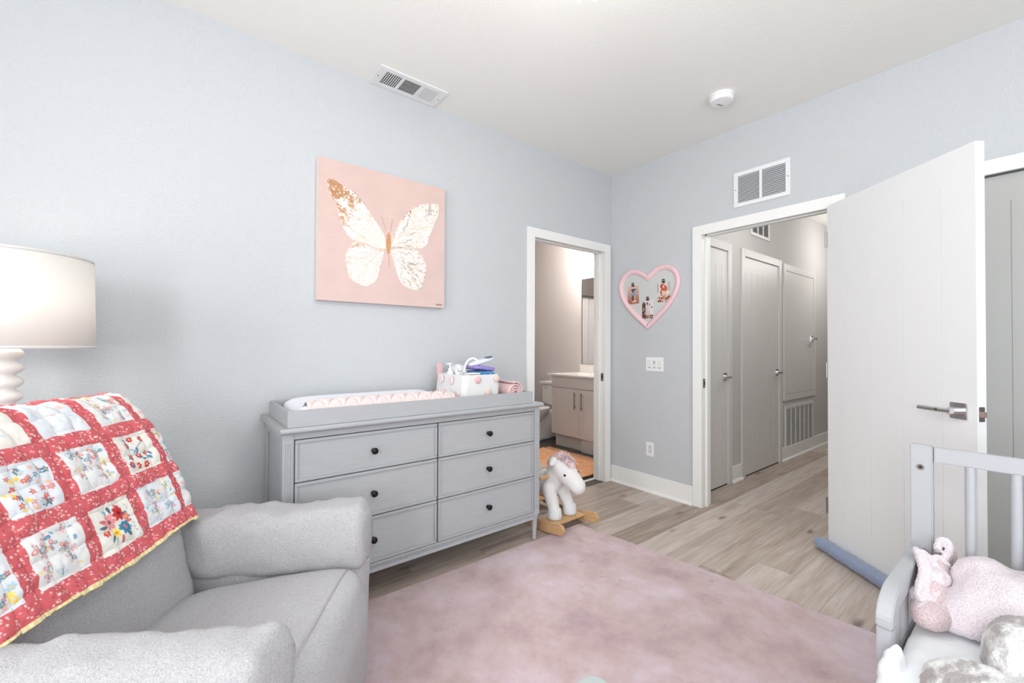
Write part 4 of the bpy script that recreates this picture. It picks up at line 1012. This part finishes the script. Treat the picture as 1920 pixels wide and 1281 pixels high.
# arms: side panel + overhanging pillow pad
def armloft(y0, sgn):
    rings = []
    for t in np.linspace(0, 1, 60):
        x = -.44 + .870 * t
        u = 2 * t - 1; e = max(0, 1 - abs(u) ** 22) ** (1 / 3.2)
        hw = .092 + .006 * math.sin(t * 9 + y0 * 5); top = .580 + .028 * t + .004 * math.sin(t * 14 + sgn) - (.02 if t > .97 else 0) * (t - .97) / .03; bot = .368 - .005 * math.sin(t * 6)
        zc = (top + bot) / 2; hh = (top - bot) / 2
        a = np.linspace(0, 2 * math.pi, 48, endpoint=False); ca, sa = np.cos(a), np.sin(a)
        ex = 2 / 3.6; yy = np.sign(ca) * np.abs(ca) ** ex * hw; zz = np.sign(sa) * np.abs(sa) ** ex * hh
        s = .74 + .26 * e
        cr_ = np.clip(np.sin(a), 0, 1)
        wob = .0035 * np.sin(x * 31 + 2.6 * a + sgn + 2 * math.sin(x * 9)) * cr_ ** .7 * (math.sin(x * 7.3 + 1.0) * .5 + .5) + .0015 * np.sin(x * 77 - 3 * a) * cr_
        zz = zz + wob; yy = yy + wob * .5 * np.sign(ca)
        rings.append(np.stack([np.full(48, x), y0 + yy * s, zc + zz * s], 1))
    return rings2mesh(rings)
for y0, sg in ((.372, 1), (-.372, -1)):
    o = obj('armrest', armloft(y0, sg), M['sherpa'], CH, smooth=True); displace(o, .09, .020); displace(o, .022, .006)
    bm = sellip(B(), (-.005, y0 + sg * .004, .245), (.428, .078, .215), 9, 20); o3 = obj('side_panel', bm, M['sherpa'], CH, smooth=True); displace(o3, .16, .012)

# ------------------------------------------------------------------ quilt
cell = .0016; QW = .70; QL = .74
nu, nv = int(QW / cell), int(QL / cell)
A_, B_ = np.meshgrid(np.arange(nu) * cell, np.arange(nv) * cell, indexing='ij')   # a from far edge, b from hem
RED = L3((204, 98, 104)); Q = np.tile(RED, (nu, nv, 1)).astype(float)
Q *= (1 + .10 * npnoise((nu, nv), 6, 1))[..., None]
rs = np.random.RandomState(3)
def qdot(cx, cy, r, col, al=1.0, sq=1.0, rot=0, arr=None):
    i0, i1 = max(0, int((cx - r * 1.6) / cell)), min(nu, int((cx + r * 1.6) / cell) + 2); j0, j1 = max(0, int((cy - r * 1.6) / cell)), min(nv, int((cy + r * 1.6) / cell) + 2)
    if i1 <= i0 or j1 <= j0: return
    dx = A_[i0:i1, j0:j1] - cx; dy = B_[i0:i1, j0:j1] - cy; c, s = math.cos(rot), math.sin(rot)
    px = dx * c + dy * s; py = (-dx * s + dy * c) / sq; m_ = (np.clip((r - np.hypot(px, py)) / cell + .5, 0, 1) * al)[..., None]
    Q[i0:i1, j0:j1] = Q[i0:i1, j0:j1] * (1 - m_) + L3(col) * m_
for k in range(6500):
    c = (248, 226, 222) if rs.rand() < .8 else (226, 130, 134) if rs.rand() < .6 else (120, 44, 62)
    qdot(rs.rand() * QW, rs.rand() * QL, .0012 + .0010 * rs.rand(), c, .85, .8, rs.rand() * 3)
def flower(cx, cy, r, col, n=6, ctr=None, rot=0):
    for k in range(n):
        a = rot + 2 * math.pi * k / n; qdot(cx + math.cos(a) * r * .58, cy + math.sin(a) * r * .58, r * .44, col, 1, .62, a)
    qdot(cx, cy, r * .28, ctr or (236, 196, 110))
def leafm(cx, cy, r, col, rot): qdot(cx, cy, r, col, .9, .38, rot)
def stem(pts, col, w_=.0013):
    for (x0, y0), (x1, y1) in zip(pts, pts[1:]):
        n = max(2, int(math.hypot(x1 - x0, y1 - y0) / .0015))
        for k in range(n): qdot(x0 + (x1 - x0) * k / n, y0 + (y1 - y0) * k / n, w_, col, .8)
def butterfly(cx, cy, r, c1, c2, rot):
    for s in (-1, 1):
        for dy, k, cc in ((.5, 1.0, c1), (-.45, .75, c2)):
            x = s * r * .55; y = dy * r * .9; X = cx + x * math.cos(rot) - y * math.sin(rot); Y = cy + x * math.sin(rot) + y * math.cos(rot)
            qdot(X, Y, r * .52 * k, cc, .85, .75, rot + s * .7 * dy * 2); qdot(X, Y, r * .22 * k, (240, 228, 214), .7)
    stem([(cx - r * .1 * math.sin(rot), cy - r * .6), (cx, cy + r * .6)], (96, 100, 120), .0011)
PAL = [(212, 96, 100), (96, 150, 184), (236, 186, 186), (238, 214, 120), (170, 206, 220), (72, 116, 146), (206, 136, 152)]
def patch(a0, b0, w_, h_, kind, seed):
    i0, i1, j0, j1 = int(a0 / cell), int((a0 + w_) / cell), int(b0 / cell), int((b0 + h_) / cell); i1 = min(i1, nu); j1 = min(j1, nv)
    base = L3([(226, 227, 226), (220, 225, 230), (228, 226, 218)][seed % 3]); Q[max(i0, 0):i1, j0:j1] = base
    keep = Q.copy() if False else None
    r = np.random.RandomState(seed); cx, cy = a0 + w_ / 2, b0 + h_ / 2
    def rp(m_=.014): return a0 + m_ + r.rand() * (w_ - 2 * m_), b0 + m_ + r.rand() * (h_ - 2 * m_)
    if kind == 0:   # red flowers on blue stems
        pp = [(.22, .78), (.5, .84), (.72, .70), (.25, .42), (.48, .40), (.74, .40), (.62, .16), (.86, .22), (.38, .14)]
        stem([(a0 + w_ * .12, b0 + h_ * .3), (a0 + w_ * .4, b0 + h_ * .25), (cx, cy), (a0 + w_ * .8, b0 + h_ * .8)], (96, 150, 180)); stem([(a0 + w_ * .2, b0 + h_ * .75), (cx, cy + .01), (a0 + w_ * .75, b0 + h_ * .3)], (96, 150, 180))
        for k, (x, y) in enumerate(pp): flower(a0 + x * w_, b0 + y * h_, .0105, (204, 58, 62), 7, (236, 190, 160), r.rand())
        for k in range(9): x, y = rp(); leafm(x, y, .008, (58, 122, 158), r.rand() * 3)
    elif kind == 1:  # butterflies
        for k in range(14):
            x, y = rp(.012); butterfly(x, y, .0095 + .004 * r.rand(), PAL[r.randint(7)], PAL[r.randint(7)], r.rand() * 6)
        for k in range(16): x, y = rp(.008); leafm(x, y, .006, PAL[[1, 4, 3, 2][r.randint(4)]], r.rand() * 3)
    elif kind == 2:  # scattered small flowers
        for k in range(46): x, y = rp(.009); flower(x, y, .0055 + .0035 * r.rand(), PAL[r.randint(7)], 5 + r.randint(2), None, r.rand())
    elif kind == 3:  # bouquet
        for k in range(14):
            a = 2 * math.pi * k / 14 + r.rand() * .3; leafm(cx + math.cos(a) * w_ * .33, cy + math.sin(a) * h_ * .33, .011, [(44, 92, 110), (206, 92, 96), (120, 170, 190)][k % 3], a)
        flower(cx - .018, cy + .024, .020, (200, 60, 62), 7, (120, 40, 50)); flower(cx + .016, cy + .012, .022, (232, 150, 150), 6, (90, 80, 100)); flower(cx - .020, cy - .018, .018, (60, 130, 160), 8, (206, 120, 130))
        flower(cx + .010, cy - .022, .013, (238, 206, 96), 6, (200, 150, 60)); flower(cx - .04, cy + .006, .012, (226, 120, 126), 6); flower(cx + .040, cy - .012, .010, (206, 68, 74), 6)
        for k in range(8): stem([(a0 + .010 + .004 * (k % 2), b0 + .02 + k * .011), (a0 + .013, b0 + .026 + k * .011)], (70, 92, 122), .0009)
    else:
        for k in range(10): x, y = rp(.012); leafm(x, y, .009, (196, 212, 224), r.rand() * 3)
        for k in range(5): x, y = rp(.012); flower(x, y, .007, (228, 188, 196), 5)
SP = .040; PW = .126; b = .052; kinds = [[4, 1, 3, 1, 2, 3], [1, 0, 1, 2, 1, 0], [4, 1, 4, 4, 2, 1], [0, 4, 1, 3, 1, 2], [1, 2, 0, 1, 3, 2]]
row = 0
while b < QL:
    a = -.066; 
    for c in range(6):
        if c == 0: a = -.070
        patch_a = a; patch(max(patch_a, 0), b, PW - (max(patch_a, 0) - patch_a), PW, kinds[row % 5][c], row * 7 + c)
        a += PW + (SP if c else .030)
    b += PW + SP; row += 1
hem = B_ < .010; Q[hem] = L3((226, 208, 150)); Q[(B_ < .010) & (((A_ / .006).astype(int) % 2) == 0)] = L3((236, 224, 178))
# surface following the back profile
fr = np.array(catmull([(-.155, .585), (-.19, .68), (-.235, .785), (-.285, .885), (-.325, .945), (-.372, .990), (-.42, 1.000), (-.470, .978), (-.497, .92), (-.502, .75), (-.50, .62), (-.495, .50)], 20, closed=False))
sl = np.concatenate([[0], np.cumsum(np.hypot(*np.diff(fr, axis=0).T))])
bb_ = np.arange(nv) * cell; px_ = np.interp(bb_, sl, fr[:, 0]); pz_ = np.interp(bb_, sl, fr[:, 1])
tx = np.gradient(px_); tz = np.gradient(pz_); ln = np.hypot(tx, tz); nxq, nzq = tz / ln, -tx / ln   # outward
yq = .322 - A_
puff = .0085 * np.abs(np.sin(A_ / (PW + SP) * math.pi * 3.0 + .6 * npnoise((nu, nv), 40, 12))) ** .5 * np.abs(np.sin(B_ / (PW + SP) * math.pi * 3.0 + .6 * npnoise((nu, nv), 40, 13))) ** .5
wr = .006 * npnoise((nu, nv), 45, 21) + .003 * npnoise((nu, nv), 18, 22) + .0012 * npnoise((nu, nv), 6, 23)
off = .017 + puff + wr + .010 * np.clip(1 - B_ / .06, 0, 1) ** 2
side = np.clip((np.abs(yq - (-.028)) - .31) / .045, 0, 1) ** 2      # droops past the back's side edges
Xq = px_[None] + nxq[None] * off - .03 * side; Zq = pz_[None] + nzq[None] * off - .022 * side + (-.02 * A_ / QW + .006 * np.sin(A_ * 14)) * np.clip(1 - B_ / .3, 0, 1)
v, f = grid(Xq, yq + .004 * npnoise((nu, nv), 60, 31), Zq)
M['quilt'] = vcolmat('patchwork_quilt', .9, bump=(420, .25, .001))
QT = obj('patchwork_quilt', (v, f), M['quilt'], smooth=True, kind='x'); del QT['kind']
setcol(QT.data, Q.reshape(-1, 3)); s = QT.modifiers.new('s', 'SOLIDIFY'); s.thickness = -.006; s.offset = 1
QT.matrix_basis = CH.matrix_basis.copy(); QT.location = CH.location; QT.rotation_euler = CH.rotation_euler
tag(QT, 'coral and white floral patchwork quilt draped over the armchair back', 'quilt')

# ------------------------------------------------------------------ side table and lamp
lx, ly = -3.53, -.38
TB = thing('side_table', 'small round white side table behind the armchair holding the lamp', 'side table', (lx, ly, 0))
obj('table_top', lathe(B(), [(.001, .575), (.135, .575), (.14, .58), (.14, .595), (.135, .60), (.001, .60)][0:], 40, Matrix.Translation((lx, ly, 0)), cap=False), M['trim'], TB, smooth=True, auto=40, world=True)
obj('pedestal', lathe(B(), [(.085, 0), (.085, .015), (.03, .03), (.022, .06), (.022, .54), (.04, .575)], 32, Matrix.Translation((lx, ly, 0))), M['trim'], TB, smooth=True, auto=40, world=True)
LP = thing('table_lamp', 'table lamp with white drum shade and stacked white ball stem at left edge', 'lamp', (lx, ly, .6005))
M['lampw'] = mat('white_lacquer', rgb(238, 236, 233), .25)
prof = [(.085, .6005), (.088, .605), (.088, .618), (.06, .628), (.028, .640)]
z = .640
while z < 1.150:
    for k in range(9):
        a = math.pi * (k + .5) / 9; prof.append((.027 + .028 * math.sin(a) ** .55, z + .0455 * (k + .5) / 9))
    z += .0455
prof.append((.016, z + .002)); prof.append((.014, z + .05))
obj('stem', lathe(B(), prof, 40, Matrix.Translation((lx, ly, 0))), M['lampw'], LP, smooth=True, auto=70, world=True)
m = bpy.data.materials.new('linen_shade'); m.use_nodes = True; N, L, P = nodes(m)
P.inputs['Base Color'].default_value = rgb(252, 250, 246); P.inputs['Roughness'].default_value = .9; P.inputs['Specular IOR Level'].default_value = .1
tr = N.new('ShaderNodeBsdfTranslucent'); tr.inputs['Color'].default_value = (.92, .88, .82, 1); mx = N.new('ShaderNodeMixShader'); mx.inputs[0].default_value = .30
tc = N.new('ShaderNodeTexCoord'); mp = N.new('ShaderNodeMapping'); mp.inputs['Scale'].default_value = (40, 40, 500); nn = N.new('ShaderNodeTexNoise'); nn.inputs['Scale'].default_value = 1
L.new(tc.outputs['Object'], mp.inputs[0]); L.new(mp.outputs[0], nn.inputs['Vector']); bp_ = N.new('ShaderNodeBump'); bp_.inputs['Strength'].default_value = .3; bp_.inputs['Distance'].default_value = .001
L.new(nn.outputs['Fac'], bp_.inputs['Height']); L.new(bp_.outputs[0], P.inputs['Normal'])
L.new(P.outputs[0], mx.inputs[1]); L.new(tr.outputs[0], mx.inputs[2]); L.new(mx.outputs[0], N['Material Output'].inputs['Surface'])
M['shade'] = m
sh = obj('lamp_shade', lathe(B(), [(.2225, 1.188), (.2150, 1.478)], 64, Matrix.Translation((lx, ly, 0)), cap=False), M['shade'], LP, smooth=True, world=True); sh.modifiers.new('s', 'SOLIDIFY').thickness = .0015
M['shadetrim'] = mat('shade_trim', rgb(214, 212, 208), .8)
for z0, z1, r0, r1 in ((1.181, 1.190, .2232, .2230), (1.474, 1.483, .2156, .2154)):
    o = obj('trim_band', lathe(B(), [(r0, z0), (r1, z1)], 64, Matrix.Translation((lx, ly, 0)), cap=False), M['shadetrim'], sh, smooth=True, world=True); o.modifiers.new('s', 'SOLIDIFY').thickness = .003
bm = B()
for k in range(3):
    a = 2 * math.pi * k / 3 + .4; cyl(bm, (lx, ly, 1.46), (lx + .215 * math.cos(a), ly + .215 * math.sin(a), 1.47), .0025, n=8)
cyl(bm, (lx, ly, 1.20), (lx, ly, 1.475), .004, n=8); obj('shade_spider', bm, M['nickel'], LP, world=True)
point('table_lamp_bulb', (lx, ly, 1.30), 1.8, (1, .90, .80), .06)

# ------------------------------------------------------------------ toddler bed
M['crib'] = mat('grey_painted_wood', rgb(180, 182, 186), .42, spec=.4)
CR = thing('toddler_bed', 'grey toddler bed with spindle back and sloping side arm at right edge', 'bed', (-1.35, -2.80, 0))
yA = -2.148
for ya, yb in ((yA - .058, yA), (-3.56, -3.502)):
    obj('back_post', box(B(), -1.068, -1.036, ya, yb, .0125, .860, .004), M['crib'], CR, world=True)
obj('top_rail', box(B(), -1.063, -1.041, -3.502, yA - .060, .806, .857, .003), M['crib'], CR, world=True)
obj('lower_rail', box(B(), -1.063, -1.041, -3.502, yA - .060, .26, .33, .003), M['crib'], CR, world=True)
y = -2.292
while y > -3.45:
    bm = B(); cyl(bm, (-1.052, y, .33), (-1.052, y, .808), .0125, n=20); obj('spindle', bm, M['crib'], CR, smooth=True, auto=40, world=True); y -= .0975
bm = B(); cyl(bm, (-1.0705, -2.176, .785), (-1.0675, -2.176, .785), .0095, n=24); bo = obj('bolt', bm, M['nickel'], CR, world=True)
bm = B(); cyl(bm, (-1.0712, -2.176, .785), (-1.0700, -2.176, .785), .0045, n=6); obj('bolt_socket', bm, M['dark'], bo, world=True)
# arm profile in x,z: top straight, rounded down to the leg
def armprof():
    top = [(-1.040, .512), (-1.43, .512)] + [(-1.43 - .125 * math.sin(a), .512 - .070 * (1 - math.cos(a))) for a in [math.pi / 2 * k / 10 for k in range(1, 11)]]
    bot = [(-1.555, .425), (-1.512, .425)] + [(-1.512 + .060 * (1 - math.cos(a)), .425 + .030 * math.sin(a)) for a in [math.pi / 2 * k / 8 for k in range(1, 9)]] + [(-1.040, .455)]
    return top + bot
for ya, yb in ((yA - .038, yA - .001), (-3.560, -3.525)):
    obj('side_arm', prism(B(), armprof(), 'y', ya, yb, .004), M['crib'], CR, world=True)
    obj('front_leg', box(B(), -1.553, -1.512, ya + .001, yb - .001, .0125, .424, .003), M['crib'], CR, world=True)
    obj('side_rail', box(B(), -1.502, -1.068, ya + .008, yb - .008, .24, .32, .003), M['crib'], CR, world=True)
    for x in (-1.18, -1.30, -1.42):
        bm = B(); cyl(bm, (x, (ya + yb) / 2, .32), (x, (ya + yb) / 2, .456), .0115, n=18); obj('spindle', bm, M['crib'], CR, smooth=True, auto=40, world=True)
obj('platform', box(B(), -1.76, -1.070, -3.50, -2.20, .200, .225, .004), M['crib'], CR, world=True)
obj('front_leg', box(B(), -1.75, -1.70, -3.50, -3.45, .0125, .20, .003), M['crib'], CR, world=True); obj('front_leg', box(B(), -1.75, -1.70, -2.27, -2.22, .0125, .20, .003), M['crib'], CR, world=True)
# mattress
M['sheet'] = mat('white_sheet', rgb(238, 241, 244), .8, bump=(7, .35, .02), sheen=.15)
bm = sellip(B(), (-1.420, -2.845, .308), (.338, .648, .082), 7, 40); o = obj('mattress', bm, M['sheet'], smooth=True); displace(o, .12, .010)
tag(o, 'mattress with white fitted sheet in the grey toddler bed', 'mattress')
# bunched sheet corner
bm = B(); sellip(bm, (-1.615, -2.198, .335), (.048, .028, .070), 2.5, 10); sellip(bm, (-1.655, -2.206, .300), (.060, .036, .070), 2.5, 10); sellip(bm, (-1.588, -2.200, .37), (.022, .016, .045), 2.2, 8)
o = obj('crumpled_cloth', bm, M['sheet']); remesh(o, .007, 10); displace(o, .03, .012); tag(o, 'crumpled white cloth between bed leg and mattress corner', 'cloth')

# fleece blanket
def fleece(name, c1, c2, s=230):
    m = mat(name, c1, .97, spec=.05, sheen=.5); N, L, P = nodes(m)
    tc = N.new('ShaderNodeTexCoord'); n1 = N.new('ShaderNodeTexNoise'); n1.inputs['Scale'].default_value = s; n1.inputs['Detail'].default_value = 3
    cr = N.new('ShaderNodeValToRGB'); cr.color_ramp.elements[0].position = .34; cr.color_ramp.elements[0].color = c2; cr.color_ramp.elements[1].position = .55; cr.color_ramp.elements[1].color = c1
    b = N.new('ShaderNodeBump'); b.inputs['Strength'].default_value = .9; b.inputs['Distance'].default_value = .006
    L.new(tc.outputs['Object'], n1.inputs['Vector']); L.new(n1.outputs['Fac'], cr.inputs['Fac']); L.new(cr.outputs[0], P.inputs['Base Color']); L.new(n1.outputs['Fac'], b.inputs['Height']); L.new(b.outputs[0], P.inputs['Normal'])
    return m
M['fleece'] = fleece('pink_fleece', rgb(233, 223, 229), rgb(220, 204, 213))
FB = thing('fleece_blanket', 'pale pink fleece blanket bunched against the back corner of the toddler bed', 'blanket', (-1.25, -2.5, .39))
bm = B()
def clampz(bm, z0=.393):
    for v_ in bm.verts: v_.co.z = max(v_.co.z, z0)
def lump(c, s): sellip(bm, c, s, 2.5, 12)
lump((-1.20, -2.42, .42), (.135, .16, .13)); lump((-1.19, -2.60, .46), (.135, .22, .17)); lump((-1.22, -2.85, .44), (.15, .25, .16))
lump((-1.27, -2.345, .42), (.11, .105, .075)); lump((-1.30, -2.50, .42), (.10, .20, .085)); lump((-1.155, -2.33, .455), (.085, .075, .10)); lump((-1.33, -2.30, .405), (.06, .08, .04))
clampz(bm)
o = obj('spread_part', bm, M['fleece'], FB, world=True); remesh(o, .010, 14); displace(o, .10, .022); displace(o, .010, .006)
FOLD = [[(-1.185, -2.180, 0.539), (-1.257, -2.205, 0.506), (-1.324, -2.207, 0.479), (-1.359, -2.209, 0.461), (-1.354, -2.219, 0.453), (-1.315, -2.239, 0.458), (-1.278, -2.239, 0.471)],
        [(-1.179, -2.195, 0.534), (-1.245, -2.215, 0.504), (-1.297, -2.217, 0.482), (-1.316, -2.217, 0.47), (-1.301, -2.221, 0.47), (-1.268, -2.22, 0.483)],
        [(-1.177, -2.206, 0.526), (-1.233, -2.212, 0.501), (-1.274, -2.215, 0.483), (-1.273, -2.229, 0.477), (-1.237, -2.253, 0.477), (-1.21, -2.252, 0.488), (-1.21, -2.236, 0.499), (-1.187, -2.221, 0.516), (-1.16, -2.229, 0.521), (-1.164, -2.245, 0.51), (-1.171, -2.250, 0.505)],
        [(-1.14, -2.224, 0.539), (-1.104, -2.226, 0.557), (-1.091, -2.237, 0.561), (-1.096, -2.247, 0.55), (-1.122, -2.247, 0.533), (-1.152, -2.241, 0.52)],
        [(-1.400, -2.218, 0.44), (-1.380, -2.222, 0.447), (-1.365, -2.232, 0.446), (-1.333, -2.239, 0.452)]]
bm = B()
rim = B()
for F in FOLD:
    C3 = catmull([tuple(p) for p in F], 5, closed=False); tube(rim, C3, .0110, 8)
    for dx, dz, rr in ((.020, -.015, .011), (.036, -.028, .015)): tube(bm, [(p[0] + dx, p[1] - .001, p[2] + dz) for p in C3], rr, 8)
sellip(bm, (-1.345, -2.236, .424), (.088, .046, .034), 2.4, 10); sellip(bm, (-1.245, -2.224, .450), (.080, .034, .040), 2.4, 10); sellip(bm, (-1.165, -2.226, .480), (.050, .032, .040), 2.4, 10); sellip(bm, (-1.23, -2.26, .43), (.14, .04, .04), 2.4, 10)
clampz(bm)
sellip(rim, (-1.228, -2.234, .488), (.038, .020, .020), 2.3, 8); sellip(rim, (-1.325, -2.212, .452), (.038, .028, .020), 2.3, 8); sellip(rim, (-1.375, -2.222, .425), (.040, .028, .020), 2.3, 8)
M['fleece2'] = fleece('pink_fleece_folds', rgb(224, 204, 206), rgb(198, 170, 172))
o = obj('bunched_end', bm, M['fleece2'], FB, world=True); remesh(o, .0036, 2); displace(o, .008, .004)
o = obj('folded_edge', rim, M['fleece'], FB, world=True); remesh(o, .0028, 2); displace(o, .007, .005)

# spotted faux fur throw
m = fleece('spotted_fur', rgb(240, 240, 240), rgb(222, 220, 220), 150); N, L, P = nodes(m)
tc = N.new('ShaderNodeTexCoord'); mp = N.new('ShaderNodeMapping'); mp.inputs['Rotation'].default_value = (.3, .2, .9); mp.inputs['Scale'].default_value = (1, 2.0, 1)
n1 = N.new('ShaderNodeTexNoise'); n1.inputs['Scale'].default_value = 6; n1.inputs['Detail'].default_value = 5; n1.inputs['Roughness'].default_value = .6
cr = N.new('ShaderNodeValToRGB'); cr.color_ramp.elements[0].position = .46; cr.color_ramp.elements[0].color = (0, 0, 0, 1); cr.color_ramp.elements[1].position = .56; cr.color_ramp.elements[1].color = (.85, .85, .85, 1)
mx = N.new('ShaderNodeMixRGB'); L.new(tc.outputs['Object'], mp.inputs[0]); L.new(mp.outputs[0], n1.inputs['Vector']); L.new(n1.outputs['Fac'], cr.inputs['Fac']); L.new(cr.outputs[0], mx.inputs[0])
src = P.inputs['Base Color'].links[0].from_socket; L.new(src, mx.inputs[1]); mx.inputs[2].default_value = rgb(142, 132, 130); L.new(mx.outputs[0], P.inputs['Base Color'])
M['fur'] = m
bm = B()
sellip(bm, (-1.465, -2.445, .43), (.115, .105, .100), 2.3, 16); sellip(bm, (-1.66, -2.35, .40), (.115, .095, .055), 2.3, 16); sellip(bm, (-1.64, -2.50, .405), (.13, .12, .08), 2.3, 16); sellip(bm, (-1.52, -2.62, .41), (.14, .13, .10), 2.3, 16)
clampz(bm); o = obj('fur_throw', bm, M['fur']); remesh(o, .008, 10); displace(o, .06, .016); displace(o, .009, .006)
tag(o, 'white faux fur throw with grey-brown spots at the lower right corner', 'throw')

# ------------------------------------------------------------------ low stool near the camera
M['stool'] = mat('grey_green_vinyl', rgb(168, 177, 175), .5)
ST = thing('footstool', 'pale grey-green stool whose rounded corner shows at the bottom edge', 'stool', (-2.53, -2.02, .012))
obj('seat', prism(B(), rrect(-2.75, -2.325, -2.25, -1.795, .035, 8), 'z', .38, .447, .012), M['stool'], ST, smooth=True, auto=50, world=True)
for x in (-2.70, -2.38):
    for y in (-2.20, -1.85):
        bm = B(); cyl(bm, (x, y, .0125), (x, y, .385), .014, .018, 16); obj('leg', bm, M['wood'], ST, smooth=True, auto=40, world=True)
